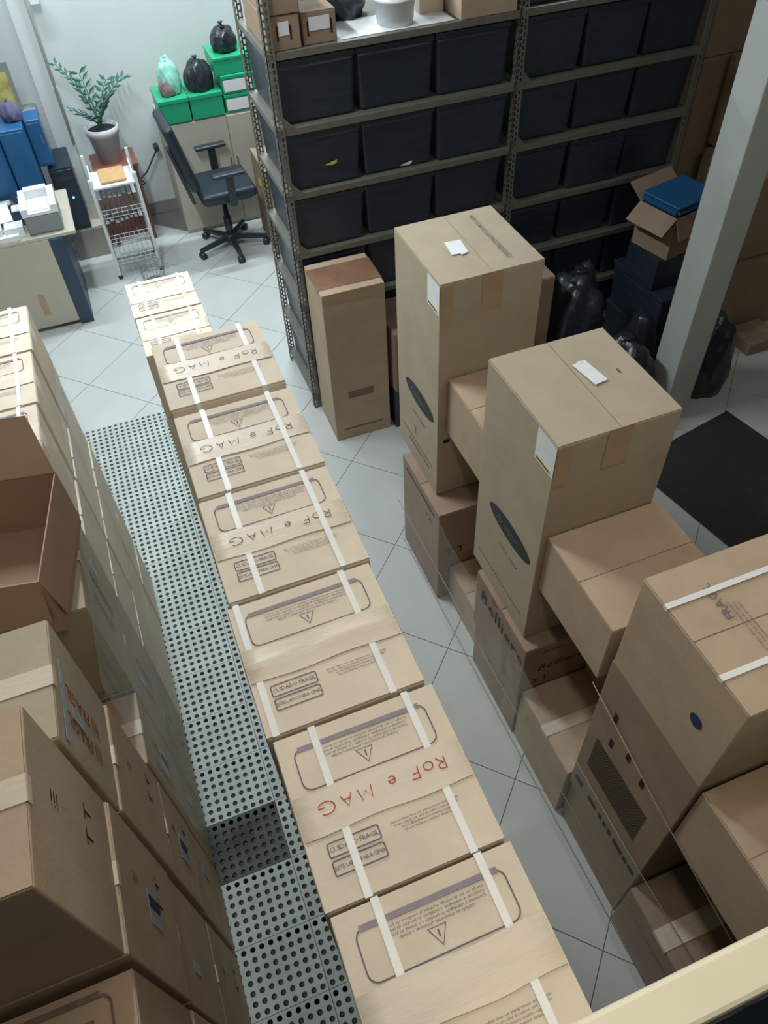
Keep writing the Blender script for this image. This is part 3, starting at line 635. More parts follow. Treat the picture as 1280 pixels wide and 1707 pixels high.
# ------------------------------------------------------------------ steel shelving
SX = [0.83, 2.12, 3.30]; SY0, SY1 = 3.765, 4.35
LEV = [0.10, 0.43, 0.765, 1.095, 1.43, 1.755, 2.09]
def post_mesh(hgt, dx, dy):
    bm = bmesh.new(); w, t = 0.042, 0.003; p = 0.03
    cols = [(0, 0.006), (0.0165, 0.0235), (0.034, w)]; slots = [(0.006, 0.0165), (0.0235, 0.034)]
    n = int(hgt / p)
    for flange in (0, 1):
        def put(a, b, z0, z1):
            if flange == 0: x0, x1 = sorted((dx * a, dx * b)); y0, y1 = sorted((0, dy * t)); bx(bm, x0, x1, y0, y1, z0, z1)
            else: y0, y1 = sorted((dy * a, dy * b)); x0, x1 = sorted((0, dx * t)); bx(bm, x0, x1, y0, y1, z0, z1)
        for a, b in cols: put(a, b, 0, hgt)
        for c, (a, b) in enumerate(slots):
            off = 0.5 * p * c
            for k in range(n + 1):
                z = k * p + off
                if z < hgt: put(a, b, z, min(z + 0.010, hgt))
    return mesh_of(bm, 'post', STEEL)
rack = thing('steel_shelving', 'grey perforated steel shelving unit full of black crates', 'shelf', (0, 0, 0))
for i, x in enumerate(SX):
    dx = 1 if i < 2 else -1
    link('post', post_mesh(2.75, dx, 1), rack, None, Matrix.Translation((x, SY0, 0))); link('post', post_mesh(2.75, dx, -1), rack, None, Matrix.Translation((x, SY1, 0)))
def shelf_mesh(w):
    bm = bmesh.new(); d = SY1 - SY0 - 0.008; t = 0.0015
    bx(bm, 0.004, w - 0.004, 0.004, d, -t, 0); bx(bm, 0.004, w - 0.004, 0.004, 0.006, -0.03, -t); bx(bm, 0.004, w - 0.004, d - 0.002, d, -0.03, -t)
    bx(bm, 0.004, 0.006, 0.006, d - 0.002, -0.03, -t); bx(bm, w - 0.006, w - 0.004, 0.006, d - 0.002, -0.03, -t)
    return mesh_of(bm, 'shelf_board', STEEL)
for i in range(2):
    sm = shelf_mesh(SX[i + 1] - SX[i])
    for z in LEV: link('shelf_board', sm, rack, None, Matrix.Translation((SX[i], SY0, z)))
bm = bmesh.new()
for z in LEV[:-1]:
    for x in SX[:2]:
        vs = [bm.verts.new(p) for p in ((x + 0.042, SY0 + 0.003, z), (x + 0.10, SY0 + 0.003, z), (x + 0.042, SY0 + 0.003, z + 0.06))]; bm.faces.new(vs)
fin(bm, 'gusset', STEEL, rack)
def crate_proto(w, dep, hh, label):
    r = thing('black_crate', label, 'crate', (0, 0, 0), 0, 'black plastic crates on the shelving')
    bm = bmesh.new(); vs = bx(bm, -w / 2, w / 2, -dep / 2, dep / 2, 0, hh * 0.90)
    for v in vs[:4]: v.co.x *= 0.93; v.co.y *= 0.95
    bmesh.ops.bevel(bm, geom=bm.edges[:], offset=0.014, segments=2, profile=0.5, affect='EDGES'); fin(bm, 'body', BIN, r)
    bm = bmesh.new(); bx(bm, -w / 2 - 0.004, w / 2 + 0.004, -dep / 2 - 0.004, dep / 2 + 0.004, hh * 0.885, hh)
    bmesh.ops.bevel(bm, geom=bm.edges[:], offset=0.008, segments=2, profile=0.5, affect='EDGES'); fin(bm, 'lid', BIN, r)
    return r
protos = {}; CR = {}
names = {0: 'lowest', 1: 'second', 2: 'third', 3: 'fourth', 4: 'fifth', 5: 'sixth'}
for bay in range(2):
    bw = SX[bay + 1] - SX[bay] - 0.05; cw = bw / 3 - 0.012
    for li in range(6):
        for c in range(3):
            x = SX[bay] + 0.025 + bw * (c + 0.5) / 3
            lab = 'black plastic crate, %s of three, on the %s shelf of the %s bay' % (['left', 'middle', 'right'][c], names[li], ['left', 'right'][bay])
            loc = (x, SY0 + 0.30 + random.uniform(-0.015, 0.015), LEV[li] + 0.001)
            if bay not in protos:
                protos[bay] = crate_proto(cw, 0.53, 0.292, lab); protos[bay].location = loc
            else: CR[(bay, li, c)] = dup(protos[bay], loc, 0, lab)
for (x, z, y) in ((1.10, 1.545, 3.80), (1.52, 1.455, 3.775)):
    bm = bmesh.new(); vs = [bm.verts.new(p) for p in ((-0.04, 0, -0.004), (0.0, 0.0, 0.006), (0.03, 0, 0.012), (0.028, 0, -0.004), (0.0, 0, -0.010))]; bm.faces.new(vs)
    r = bmesh.ops.extrude_face_region(bm, geom=bm.faces[:]); [setattr(v, 'co', v.co + Vector((0, 0.001, 0))) for v in r['geom'] if isinstance(v, bmesh.types.BMVert)]
    cr = CR[(0, 4, 0 if x < 1.3 else 1)]; o = fin(bm, 'torn_sticker', YEL if x < 1.3 else PAPER, cr); o.location = (x - cr.location.x, -0.2655, z - cr.location.z)
# things on the top shelf
zt = LEV[-1] + 0.001
def filebox(label, x0, x1, y0, y1, z0, z1, lab_w, slot):
    r = carton('archive_box', label, x0, x1, y0, y1, z0, z1, KR_D, group='archive boxes on the top shelf', tape=None, seed=int(x0 * 100))
    d = r['_d']; hh = r['_h']
    decal_rect('paper_label', lab_w, 0.055, PAPER, r, F_front(d, 0.0, hh * 0.62))
    if slot:
        for s in (-1, 1): decal_rect('hand_slot', 0.008, 0.06, INK_D, r, F_front(d, s * (lab_w / 2 + 0.006), hh * 0.5))
    return r
filebox('lower small brown archive box with torn label at the left end of the top shelf', 0.855, 1.008, 3.785, 4.22, zt, zt + 0.142, 0.05, True)
filebox('upper small brown archive box at the left end of the top shelf', 0.852, 1.012, 3.78, 4.22, zt + 0.143, zt + 0.29, 0.05, False)
filebox('small brown archive box with a wide white label beside the stacked pair', 1.022, 1.185, 3.80, 4.15, zt, zt + 0.135, 0.10, True)
carton('cardboard_box', 'brown box at the right end of the top shelf in the left bay', 1.80, 2.10, 3.775, 4.2, zt, zt + 0.20, KR, seed=31, cat='box', tape=None, group='archive boxes on the top shelf')
carton('cardboard_box', 'small pale box behind the white bucket on the top shelf', 1.66, 1.79, 3.95, 4.25, zt, zt + 0.15, KR_L, seed=32, tape=None, group='archive boxes on the top shelf')
bk = thing('white_bucket', 'round white plastic bucket on the top shelf', 'bucket', (1.512, 3.90, zt + 0.003))
lathe('body', [(0.086, 0), (0.096, 0.10), (0.104, 0.10), (0.104, 0.112), (0.098, 0.114), (0.103, 0.20), (0.098, 0.20), (0.09, 0.02)], WHITEP, bk); lathe('lid', [(0.108, 0.196), (0.108, 0.214), (0.10, 0.218)], WHITEP, bk)
sh = box('paper_sheet', 1.20, 1.78, 3.80, 4.05, zt, zt + 0.0015, PAPER); tag(sh, 'white sheet lying under the bucket on the top shelf', 'sheet')
sh = box('paper_sheet', 2.16, 2.45, 3.775, 3.79, zt, zt + 0.0015, PAPER); tag(sh, 'white sheet on the top shelf right of the steel post', 'sheet')

def blob(name, label, cat, loc, sx, sy, sz, m, seed, group=None, knot=True, parent=None):
    rnd = random.Random(seed); bm = bmesh.new(); bmesh.ops.create_icosphere(bm, subdivisions=4, radius=1.0)
    ph = [rnd.uniform(0, 6) for _ in range(6)]
    for v in bm.verts:
        n = v.co.normalized(); k = 1 + 0.07 * math.sin(5 * n.x + ph[0]) * math.sin(4 * n.y + ph[1]) + 0.05 * math.sin(9 * n.y + ph[2] + 3 * n.z) + 0.035 * math.sin(14 * n.x + 9 * n.z + ph[3])
        z = n.z * k
        if n.z < 0: z = max(z, -0.55)
        v.co = Vector((n.x * k * sx, n.y * k * sy, (z + 0.55) * sz / 1.55))
    o = fin(bm, 'body' if knot else name, m, parent, True)
    if knot:
        r = thing(name, label, cat, loc, rnd.uniform(0, 6), group); o.parent = r
        lathe('knot', [(sx * 0.34, sz * 0.92), (sx * 0.13, sz * 0.92 + sx * 0.16), (sx * 0.09, sz * 0.92 + sx * 0.22), (sx * 0.2, sz * 0.92 + sx * 0.36), (sx * 0.15, sz * 0.92 + sx * 0.37)], m, r, 12)
        return r
    o.location = loc; return o
blob('sack', 'black bag lying on the top shelf beside the archive boxes', 'bag', (1.33, 4.14, zt + 0.003), 0.11, 0.12, 0.17, BAG, 4)
for k in range(3):
    dd = dup(protos[1], (SX[1] + 0.213 + 0.3767 * k, 4.06, zt + 0.0), 0, 'black plastic crate, %s of three, on top of the right bay' % ['left', 'middle', 'right'][k])
# brown tall box before the shelving and others
tb = carton('tall_box', 'tall brown box with dark sheen, standing before the left end of the shelving', 0.868, 1.225, 3.405, 3.735, 0.0, 1.045, KR, -0.02, 'brown boxes before the shelving', seam='x', tape=BTAPE, tape_w=0.22, seed=21)
decal_rect('side_print', 0.26, 0.012, INK_F, tb, F_front(tb['_d'], 0.0, 0.08)); decal_rect('side_print', 0.16, 0.05, INK_F, tb, F_front(tb['_d'], 0.0, 0.34))
decal_rect('tape', 0.345, 0.06, TAPE_D, tb, F_front(tb['_d'], 0.0, tb['_h'] - 0.035))
carton('cardboard_box', 'brown box half hidden between the tall box and the tall carton', 1.25, 1.60, 3.36, 3.72, 0.30, 0.72, KR_D, 0, 'brown boxes before the shelving', tape=None, seed=22)
carton('cardboard_box', 'dark base box under the half hidden brown box', 1.25, 1.60, 3.38, 3.72, 0.0, 0.30, BIN, 0, 'brown boxes before the shelving', tape=None, seed=23)
carton('cardboard_box', 'brown box standing behind the right side of the far tall carton', 1.85, 2.225, 3.30, 3.68, 0.0, 0.88, KR_D, 0, 'brown boxes before the shelving', tape=None, seed=24)
# black bags
for k, (x, y, s, hh, z) in enumerate(((2.46, 3.40, 0.20, 0.80, 0), (2.52, 2.93, 0.21, 0.60, 0), (2.80, 3.16, 0.12, 0.55, 0), (2.07, 2.95, 0.20, 0.50, 0), (3.20, 2.95, 0.15, 0.55, 0))):
    blob('rubbish_sack', ['big black sack before the right bay', 'black sack leaning near the column foot', 'black sack under the open box with blue lid', 'smaller black sack behind the middle tall carton', 'black sack right of the column foot'][k], 'bag', (x, y, z), s, s, hh, BAG, 40 + k, 'black sacks on the floor')
# open box with blue lid on the sack
ob2 = thing('open_box', 'open brown box holding a blue plastic tray, before the right bay', 'box', (3.10, 3.45, 0.80), 0.22)
bm = bmesh.new(); q = 0.005; hw, hd, hh = 0.17, 0.14, 0.26
bx(bm, -hw, hw, -hd, hd, 0, q); bx(bm, -hw, -hw + q, -hd, hd, q, hh); bx(bm, hw - q, hw, -hd, hd, q, hh); bx(bm, -hw + q, hw - q, -hd, -hd + q, q, hh); bx(bm, -hw + q, hw - q, hd - q, hd, q, hh); fin(bm, 'body', KR_D, ob2)
for (M, wd) in ((Matrix.Translation((0, hd - q, hh)) @ Matrix.Rotation(math.radians(35), 4, 'X'), 2 * hw), (Matrix.Translation((-hw + q, 0, hh)) @ Matrix.Rotation(math.pi / 2, 4, 'Z') @ Matrix.Rotation(math.radians(-40), 4, 'X'), 2 * hd), (Matrix.Translation((0, -hd + q, hh)) @ Matrix.Rotation(math.pi, 4, 'Z') @ Matrix.Rotation(math.radians(-65), 4, 'X'), 2 * hw)):
    bm = bmesh.new(); bx(bm, -wd / 2, wd / 2, 0, 0.13, 0, q, M); fin(bm, 'flap', KR_D, ob2)
tr = thing('blue_tray', 'blue plastic tray lying in the open brown box', 'tray', (3.10, 3.45, 1.061), 0.22)
bm = bmesh.new(); bx(bm, -0.168, 0.168, -0.138, 0.138, 0, 0.05); bmesh.ops.bevel(bm, geom=bm.edges[:], offset=0.015, segments=2, affect='EDGES'); fin(bm, 'body', BLUEM, tr); box('lid', -0.172, 0.172, -0.142, 0.142, 0.05, 0.062, BLUEM, tr, 0.006)
# support under the open box: black crate stack
dup(protos[1], (3.12, 3.45, 0.0), 0.0, 'black plastic crate at the bottom under the open brown box'); dup(protos[1], (3.12, 3.45, 0.293), 0.0, 'black plastic crate second up under the open brown box'); 
carton('cardboard_box', 'dark box carrying the open brown box with the blue tray', 2.93, 3.27, 3.30, 3.60, 0.587, 0.799, BIN, 0.0, None, tape=None, seed=29)
# brown boxes far right
GX = 'brown boxes at the far right'
for k, (x0, x1, y0, y1, z0, z1, lab) in enumerate(((3.62, 4.15, 3.36, 3.85, 0.0, 0.55, 'brown box on the floor behind the white column'), (3.60, 4.18, 3.40, 3.90, 0.555, 1.10, 'brown box second up behind the white column'),
        (3.66, 4.25, 3.5, 3.95, 1.10, 1.62, 'brown box third up behind the white column'), (3.45, 4.05, 4.0, 4.5, 0.0, 0.8, 'brown box at floor level beyond the right end of the shelving'), (3.45, 4.05, 4.0, 4.5, 0.8, 1.6, 'brown box at mid height beyond the right end of the shelving'), (3.45, 4.05, 4.0, 4.5, 1.6, 2.4, 'highest brown box beyond the right end of the shelving'),
        (4.26, 4.72, 3.2, 3.7, 0.0, 0.6, 'brown box low at the right edge beside the stacked ones'), (4.27, 4.72, 3.25, 3.7, 0.6, 1.2, 'brown box high at the right edge beside the stacked ones'), (3.70, 3.95, 3.09, 3.32, 0.0, 0.09, 'small flattened brown box at the foot of the right boxes'))):
    carton('cardboard_box', lab, x0, x1, y0, y1, z0, z1, KR_D, 0, GX, tape=TAPE_D, seed=60 + k)
# dark floor mat
mo = box('floor_mat', -0.42, 0.42, -1.05, 0.0, 0.0005, 0.010, MAT_D, None, 0.004)
mo.matrix_world = Matrix.Translation((2.815, 2.60, 0)) @ Matrix.Rotation(math.radians(11), 4, 'Z'); tag(mo, 'dark grey rubber floor mat beside the white column', 'mat')

# ------------------------------------------------------------------ office corner
dk = thing('office_desk', 'beige office desk with dark navy side leg', 'desk', (0, 0, 0))
box('desk_top', -1.75, -0.31, 5.40, 6.07, 0.685, 0.712, BEIGE, dk, 0.004)
box('side_leg', -0.50, -0.405, 5.395, 5.42, 0.0, 0.684, NAVY, dk, 0.003); box('side_panel', -0.43, -0.405, 5.42, 6.05, 0.0, 0.684, NAVY, dk, 0.003)
box('front_panel', -1.70, -0.502, 5.40, 5.418, 0.035, 0.684, BEIGE, dk, 0.002)
box('side_leg', -1.72, -1.70, 5.41, 6.05, 0.0, 0.684, NAVY, dk, 0.003)
box('tape_patch', -0.72, -0.675, 5.398, 5.3995, 0.13, 0.30, TAPE_D, dk)
pr = thing('printer', 'white printer with grey front and open top tray on the desk', 'printer', (-0.49, 5.58, 0.7125))
box('base', -0.115, 0.115, -0.145, 0.16, 0.0, 0.13, GREYP, pr, 0.012, 2)
bm = bmesh.new(); bx(bm, -0.118, -0.075, -0.148, 0.165, 0.131, 0.185); bx(bm, 0.075, 0.118, -0.148, 0.165, 0.131, 0.185); bx(bm, -0.075, 0.075, 0.10, 0.165, 0.131, 0.20); bx(bm, -0.075, 0.075, -0.148, -0.12, 0.131, 0.150); fin(bm, 'top_frame', WHITEP, pr)
box('output_tray', -0.074, 0.074, -0.12, 0.10, 0.131, 0.142, WHITEP, pr); box('paper', -0.06, 0.06, -0.10, 0.09, 0.143, 0.148, PAPER, pr)
box('side_flap', -0.19, -0.119, 0.04, 0.13, 0.10, 0.112, WHITEP, pr, 0.003)
for k, (x, y, ww, dd, hh, z) in enumerate(((-0.69, 5.50, 0.12, 0.10, 0.07, 0.7125), (-0.83, 5.49, 0.12, 0.10, 0.08, 0.7125), (-0.74, 5.435, 0.14, 0.055, 0.035, 0.7125), (-0.86, 5.435, 0.08, 0.055, 0.03, 0.7125))):
    o = thing('paper_stack', ['white paper block beside the printer', 'white paper block at the left of the desk edge', 'thin white pad at the front desk edge', 'thin white pad near the left frame edge'][k], 'paper', (x, y, z)); box('sheets', -ww / 2, ww / 2, -dd / 2, dd / 2, 0, hh, PAPER, o, 0.002); box('cover', -ww / 2 - 0.001, ww / 2 + 0.001, -dd / 2 - 0.001, dd / 2 + 0.001, hh, hh + 0.002, WHITEP, o)
bm = bmesh.new()
bx(bm, -0.10, 0.10, -0.15, 0.15, 0, 0.002); o = fin(bm, 'paper_sheet', PAPER); o.location = (-0.82, 5.86, 0.7125); o.rotation_euler = (0, 0, 0.1); tag(o, 'large white paper sheet lying at the back of the desk', 'paper')
bl = box('desk_mat', -1.05, -0.52, 5.62, 5.98, 0.7121, 0.7123, DARKN); tag(bl, 'dark blue desk pad under the papers', 'pad')
ph = thing('telephone', 'dark desk telephone with pale keypad behind the printer', 'telephone', (-0.62, 5.93, 0.7126), 0.3); box('base', -0.07, 0.07, -0.08, 0.08, 0, 0.04, GREYP, ph, 0.008); box('handset', -0.065, -0.025, -0.09, 0.09, 0.042, 0.075, DARKN, ph, 0.012, 2); box('keypad', 0.0, 0.055, -0.06, 0.03, 0.0405, 0.043, PAPER, ph)
ch = thing('label_box', 'small blue and white box behind the printer', 'box', (-0.455, 5.90, 0.7126)); box('body', -0.035, 0.035, -0.03, 0.03, 0, 0.10, BLUEM, ch, 0.003); box('front_label', -0.03, 0.03, -0.0315, -0.0302, 0.03, 0.098, PAPER, ch)
# blue organisers at the back of the desk
for k, (x0, x1, y0, y1, z0, z1, m, lab) in enumerate(((-0.62, -0.45, 6.10, 6.45, 0.0, 1.16, BLUEM, 'tall blue cabinet behind the desk'), (-0.445, -0.335, 6.30, 6.50, 0.80, 1.13, BLUEM, 'blue box file stack on the dark case behind the desk'), (-0.90, -0.63, 6.12, 6.45, 0.0, 1.12, BLUEM, 'wide blue cabinet at the left frame edge'))):
    o = thing('blue_cabinet', lab, 'cabinet', ((x0 + x1) / 2, (y0 + y1) / 2, z0)); a, b2 = (x1 - x0) / 2, (y1 - y0) / 2
    box('body', -a, a, -b2, b2, 0, z1 - z0, m, o, 0.006); box('door', -a + 0.01, a - 0.01, -b2 - 0.006, -b2 - 0.0005, 0.02, z1 - z0 - 0.02, m, o, 0.002); box('handle', a - 0.03, a - 0.02, -b2 - 0.014, -b2 - 0.0065, (z1 - z0) * .5, (z1 - z0) * .5 + 0.06, STEEL, o)
blob('fabric_bag', 'purple bag lying on the blue cabinet behind the desk', 'bag', (-0.50, 6.28, 1.163), 0.07, 0.08, 0.12, mat('purple_cloth', srgb(95, 95, 125), 0.8, noise=0.2), 70)
blob('fabric_bag', 'orange brown bag on the wide blue cabinet', 'bag', (-0.70, 6.28, 1.123), 0.06, 0.07, 0.10, mat('orange_cloth', srgb(190, 140, 110), 0.8, noise=0.2), 71)
pic = thing('framed_picture', 'yellowish framed picture leaning on the wall behind the desk', 'picture', (-0.60, 6.78, 1.05))
box('frame', -0.22, 0.16, -0.02, 0.0, 0, 0.34, GREYP, pic, 0.004); box('print', -0.19, 0.13, -0.024, -0.0205, 0.03, 0.27, PICT, pic)
ps = thing('picture_shelf', 'narrow grey ledge holding the framed picture', 'shelf', (-0.60, 6.80, 1.0)); box('board', -0.3, 0.25, -0.06, 0.079, 0.02, 0.048, GREYP, ps, 0.003)
for s in (-0.2, 0.15): box('bracket', s - 0.01, s + 0.01, 0.03, 0.079, -0.05, 0.019, GREYP, ps)
# low grey plinth and dark computer case
pl = thing('low_bench', 'low grey bench against the back wall under the dark case', 'bench', (-0.22, 6.50, 0)); box('top', -0.19, 0.10, -0.17, 0.25, 0.235, 0.262, BEIGE, pl, 0.003); box('front', -0.185, 0.095, -0.165, -0.15, 0.0, 0.234, mat('bench_grey', srgb(150, 148, 138), 0.6, noise=0.05), pl)
for s in (-0.185, 0.075): box('leg', s, s + 0.02, -0.149, 0.24, 0.0, 0.234, MATS['bench_grey'], pl)
pc = thing('computer_case', 'dark computer tower with a blue power light beside the desk', 'computer', (-0.315, 6.50, 0.2635))
box('body', -0.085, 0.085, -0.18, 0.20, 0, 0.50, DARKN, pc, 0.008, 2); box('front_panel', -0.08, 0.08, -0.187, -0.1805, 0.02, 0.48, mat('case_front', srgb(26, 40, 54), 0.3, 0.5), pc, 0.003); box('power_light', 0.02, 0.034, -0.190, -0.1872, 0.26, 0.272, LEDM, pc); box('drive_bay', -0.06, 0.06, -0.1895, -0.1872, 0.40, 0.43, CHAIRP, pc)
# plant on stool
stl = thing('plant_stool', 'red brown wooden stool carrying the potted plant', 'stool', (0.075, 6.58, 0)); box('seat', -0.16, 0.19, -0.16, 0.16, 0.62, 0.65, WOOD, stl, 0.005)
for sx in (-0.145, 0.165):
    for sy in (-0.14, 0.13): box('leg', sx - 0.015, sx + 0.015, sy - 0.015, sy + 0.015, 0, 0.6195, WOOD, stl)
    box('rail', sx - 0.01, sx + 0.01, -0.125, 0.115, 0.25, 0.28, WOOD, stl)
pt = thing('potted_plant', 'green potted plant with arching feathery stems in a pale pot', 'plant', (0.075, 6.55, 0.651))
lathe('pot', [(0.085, 0), (0.118, 0.21), (0.126, 0.212), (0.128, 0.265), (0.118, 0.266), (0.112, 0.23)], POT, pt); lathe('soil', [(0.113, 0.20), (0.113, 0.236), (0.04, 0.243)], SOIL, pt)
def stem(az, lean, length, nl, sd, broad=False):
    rnd = random.Random(sd); pts = []
    for k in range(10):
        t_ = k / 9; pts.append(Vector((math.cos(az) * lean * t_ ** 1.6, math.sin(az) * lean * t_ ** 1.6, 0.235 + length * (t_ - 0.25 * t_ * t_ * lean / 0.25))))
    st = tube('stem', pts, [0.008 - 0.0055 * k / 9 for k in range(10)], LEAF, pt, 6)
    bm = bmesh.new()
    for k in range(nl):
        t_ = 0.35 + 0.65 * k / (nl - 1); i = min(8, int(t_ * 9)); p = pts[i].lerp(pts[i + 1], t_ * 9 - i); d = (pts[i + 1] - pts[i]).normalized()
        for s in (-1, 1):
            side = Vector((-math.sin(az), math.cos(az), 0)) * s; out = (side * 0.85 + d * 0.5 + Vector((0, 0, rnd.uniform(-.1, .25)))).normalized(); L = rnd.uniform(0.075, 0.10) * (1.25 if broad else 1); nrm = out.cross(d).normalized(); wv = nrm.cross(out).normalized() * L * 0.17
            a = p; b_ = p + out * L * 0.45; c = p + out * L
            vs = [bm.verts.new(q) for q in (a, b_ + wv + nrm * 0.003, c, b_ - wv + nrm * 0.003)]; mid = bm.verts.new(b_ - nrm * 0.004)
            for q in range(4): bm.faces.new((vs[q], vs[(q + 1) % 4], mid))
    fin(bm, 'leaflets', LEAF, st)
for k, a in enumerate(((2.7, 0.20, 0.58, 8), (0.25, 0.26, 0.42, 7), (3.3, 0.17, 0.22, 5), (0.9, 0.22, 0.36, 6), (1.9, 0.12, 0.42, 6), (4.0, 0.16, 0.20, 4), (5.6, 0.12, 0.26, 5))): stem(*a, 80 + k, k == 1)
# white trolley rack
rk = thing('white_rack', 'white wire rack trolley with book baskets in front of the plant', 'rack', (0.035, 6.06, 0))
rw, rd = 0.165, 0.15
for sx in (-1, 1):
    for sy in (-1, 1): box('post', sx * rw - 0.011, sx * rw + 0.011, sy * rd - 0.011, sy * rd + 0.011, 0.03, 0.80 if sy < 0 else 0.86, WHITEP, rk, 0.003); 
    for sy in (-1, 1): lathe('caster', [(0.012, 0.0), (0.018, 0.006), (0.018, 0.022), (0.010, 0.0295)], CHAIRP, rk, 12, Matrix.Translation((sx * rw, sy * rd, 0)))
box('top_tray', -rw + 0.012, rw - 0.012, -rd - 0.005, rd - 0.012, 0.72, 0.735, WHITEP, rk, 0.002)
for sx in (-1, 1): box('side_wall', min(sx * rw * .93, sx * rw * .90), max(sx * rw * .93, sx * rw * .90) + 0.004, -rd + 0.012, rd - 0.012, 0.7355, 0.79, WHITEP, rk)
for k, z in enumerate((0.50, 0.30, 0.12)):
    bm = bmesh.new()
    for q in range(9):
        x = -rw + 0.014 + (2 * rw - 0.028) * q / 8; tube_bm(bm, [(x, -rd, z + 0.06), (x, -rd, z), (x, rd, z), (x, rd, z + 0.06)], 0.0018, 5)
    for zz in (0.0, 0.03, 0.06):
        for yy in (-rd, rd): tube_bm(bm, [(-rw, yy, z + zz), (rw, yy, z + zz)], 0.0022, 5)
        for xx in (-rw, rw): tube_bm(bm, [(xx, -rd, z + zz), (xx, rd, z + zz)], 0.0022, 5)
    fin(bm, 'wire_basket', WHITEP, rk)
    if k < 2:
        for q in range(8):
            x = -0.13 + 0.0365 * q; o = thing('book', 'dark spine book in the %s basket of the white rack' % ['upper', 'middle'][k], 'book', (0.035 + x, 6.05, z + 0.003), 0, 'books in the %s basket' % ['upper', 'middle'][k]); hb = random.uniform(0.12, 0.145); box('cover', -0.016, 0.016, -0.09, 0.09, 0, hb, (BOOK2 if k == 0 else BOOK), o, 0.002); box('pages', -0.013, 0.013, -0.087, 0.0915, 0.003, hb + 0.0004, PAPER, o)
cb = box('cork_board', -0.095, 0.095, -0.125, 0.115, 0, 0.02, CORK, None, 0.008, 2); cb.location = (0.04, 6.065, 0.7365); tag(cb, 'tan cork board lying on top of the white rack', 'board')
wb = thing('waste_bin', 'grey wire waste basket under the white rack', 'bin', (0.12, 5.75, 0)); bm = bmesh.new()
for k in range(20):
    a = 2 * math.pi * k / 20; tube_bm(bm, [(0.08 * math.cos(a), 0.08 * math.sin(a), 0.004), (0.105 * math.cos(a), 0.105 * math.sin(a), 0.22)], 0.0016, 4)
for rr, z in ((0.08, 0.004), (0.088, 0.08), (0.097, 0.15), (0.105, 0.22)): tube_bm(bm, [(rr * math.cos(2 * math.pi * k / 24), rr * math.sin(2 * math.pi * k / 24), z) for k in range(25)], 0.0022, 4)
fin(bm, 'wire_body', GREYP, wb); lathe('bottom', [(0.078, 0.001), (0.078, 0.004), (0.01, 0.0045)], GREYP, wb)
cdl = thing('power_cable', 'dark power cable coiled on the wall behind the rack', 'cable', (0.21, 6.79, 0.35)); tube('cable', [(0.25, 0.0, 0.22), (0.12, -0.02, 0.06), (0.05, -0.05, 0.03), (-0.02, -0.03, 0.07), (-0.05, -0.01, 0.0), (0.02, -0.02, -0.06), (0.08, -0.03, -0.02), (0.03, -0.03, 0.05)], 0.007, DARKN, cdl, 6); box('plug', 0.23, 0.27, -0.02, 0.06, 0.21, 0.25, DARKN, cdl, 0.004)

# cabinet with green boxes
cbn = thing('beige_cabinet', 'beige cabinet against the back wall behind the office chair', 'cabinet', (0.90, 6.62, 0)); box('body', -0.38, 0.62, -0.235, 0.24, 0.0, 0.894, BEIGE, cbn, 0.004)
for a, b_ in ((-0.375, 0.12), (0.125, 0.615)): dr = box('door', a, b_, -0.247, -0.2355, 0.03, 0.885, BEIGE, cbn, 0.003); box('handle', (b_ if a < 0 else a) - 0.03 if a < 0 else a + 0.02, (b_ - 0.02) if a < 0 else a + 0.03, -0.26, -0.2475, 0.45, 0.57, STEEL, dr)
def gbox(label, x0, x1, y0, y1, z0, z1, labels=False):
    o = thing('green_box', label, 'box', ((x0 + x1) / 2, (y0 + y1) / 2, z0), 0, 'green boxes on the beige cabinet'); a, b_ = (x1 - x0) / 2, (y1 - y0) / 2
    box('body', -a, a, -b_, b_, 0, (z1 - z0) * .8, GREENB, o, 0.006, 2); box('lid', -a - 0.004, a + 0.004, -b_ - 0.004, b_ + 0.004, (z1 - z0) * .8, z1 - z0, GREENB, o, 0.006, 2)
    if labels: box('label', -a + 0.01, a - 0.02, -b_ - 0.0062, -b_ - 0.0045, 0.02, (z1 - z0) * .75, PAPER, o)
zc = 0.895
gbox('left green box on the beige cabinet', 0.525, 0.755, 6.37, 6.72, zc, 1.07); gbox('middle green box on the beige cabinet, under the black sack', 0.765, 1.02, 6.37, 6.72, zc, 1.07)
gbox('lower right green box with a white label on the beige cabinet', 1.035, 1.30, 6.38, 6.72, zc, 1.03, True); gbox('middle right green box with a white label on the beige cabinet', 1.035, 1.30, 6.38, 6.72, 1.031, 1.165, True); gbox('topmost right green box on the beige cabinet', 1.0, 1.30, 6.39, 6.72, 1.166, 1.29)
sb = blob('plastic_bag', 'mint translucent bag with mauve contents on the left green box', 'bag', (0.665, 6.52, 1.072), 0.085, 0.09, 0.24, CLEARB, 90); o = blob('contents', '', '', (-0.03, -0.045, 0.0), 0.065, 0.06, 0.12, PINKB, 91, None, False, sb); sb.rotation_euler = (0, 0, 0)
o = blob('rubbish_sack', 'black sack on the middle green box', 'bag', (0.885, 6.50, 1.072), 0.115, 0.11, 0.20, BAG, 92); o = blob('rubbish_sack', 'round black sack on the topmost green box', 'bag', (1.13, 6.54, 1.292), 0.11, 0.10, 0.16, BAG, 93)

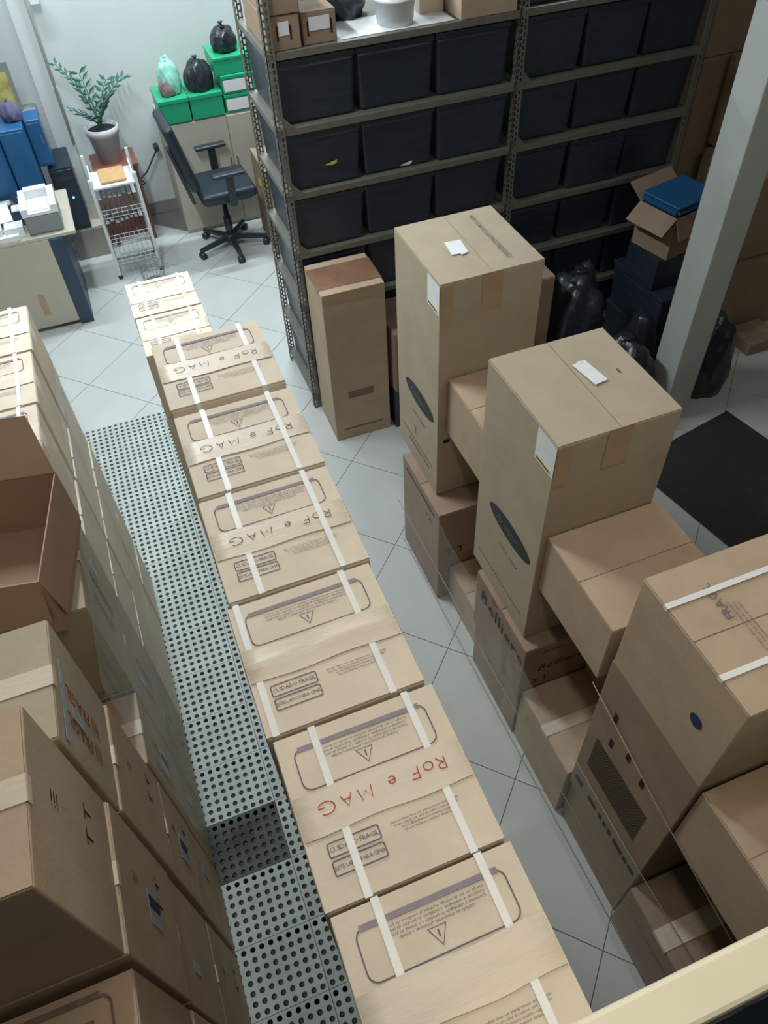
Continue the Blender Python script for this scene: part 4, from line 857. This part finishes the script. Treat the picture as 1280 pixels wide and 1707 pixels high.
# office chair facing the shelving
oc = thing('office_chair', 'black office chair with armrests and star base', 'chair', (0.82, 6.02, 0), 0.03)
def rbx(name, x0, x1, y0, y1, z0, z1, m, M=None, bev=0.03, par=oc): return box(name, x0, x1, y0, y1, z0, z1, m, par, bev, 4, M, True)
rbx('seat', -0.20, 0.24, -0.23, 0.23, 0.48, 0.56, CHAIR)
rbx('seat_shell', -0.17, 0.20, -0.19, 0.19, 0.455, 0.485, CHAIRP, None, 0.012)
MB_ = Matrix.Translation((-0.21, 0, 0.60)) @ Matrix.Rotation(math.radians(-13), 4, 'Y')
rbx('backrest', -0.045, 0.03, -0.22, 0.22, 0.0, 0.50, CHAIR, MB_)
box('back_bar', -0.075, -0.046, -0.035, 0.035, -0.16, 0.30, CHAIRP, oc, 0.008, 2, MB_)
for s in (-1, 1):
    rbx('armrest', -0.10, 0.15, s * 0.275 - 0.035, s * 0.275 + 0.035, 0.70, 0.73, CHAIRP, None, 0.013)
    box('arm_post', 0.0, 0.06, s * 0.275 - 0.012, s * 0.275 + 0.012, 0.47, 0.699, CHAIRP, oc, 0.006, 2)
    y0, y1 = sorted((s * 0.16, s * 0.262)); box('arm_bracket', 0.0, 0.06, y0, y1, 0.462, 0.48, CHAIRP, oc, 0.003)
lathe('gas_lift', [(0.032, 0.09), (0.032, 0.26), (0.02, 0.261), (0.02, 0.454)], CHAIRP, oc, 16)
lathe('hub', [(0.05, 0.065), (0.05, 0.11), (0.03, 0.12)], CHAIRP, oc, 16)
for k in range(5):
    a = math.radians(-90 + 72 * k); M = Matrix.Rotation(a, 4, 'Z'); bm = bmesh.new(); vs = bx(bm, 0.04, 0.30, -0.024, 0.024, 0.07, 0.105)
    for v in vs:
        if v.co.x > 0.2: v.co.y *= 0.6; v.co.z -= 0.018
    bmesh.ops.bevel(bm, geom=bm.edges[:], offset=0.007, segments=2, affect='EDGES'); lg = fin(bm, 'base_leg', CHAIRP, oc, False, M)
    bm = bmesh.new(); tube_bm(bm, [(0.285, -0.026, 0.026), (0.285, 0.026, 0.026)], 0.026, 14); fin(bm, 'caster', CHAIRP, lg, True)
# brown box right of the chair, seen past the rear shelf post
nb = carton('cardboard_box', 'brown box standing behind the rear shelf post beside the office chair', 1.13, 1.48, 5.72, 6.20, 0.0, 0.68, KR_D, 0, None, tape=None, seed=77)
decal_rect('yellow_paper', 0.10, 0.06, YEL, nb, F_left(nb['_w'], 0.02, 0.50, 0.4)); decal_rect('yellow_paper', 0.07, 0.05, YEL, nb, F_left(nb['_w'], 0.10, 0.36, -0.5))
for o in bpy.data.objects:
    for k in ('_w', '_d', '_h'):
        if k in o: del o[k]
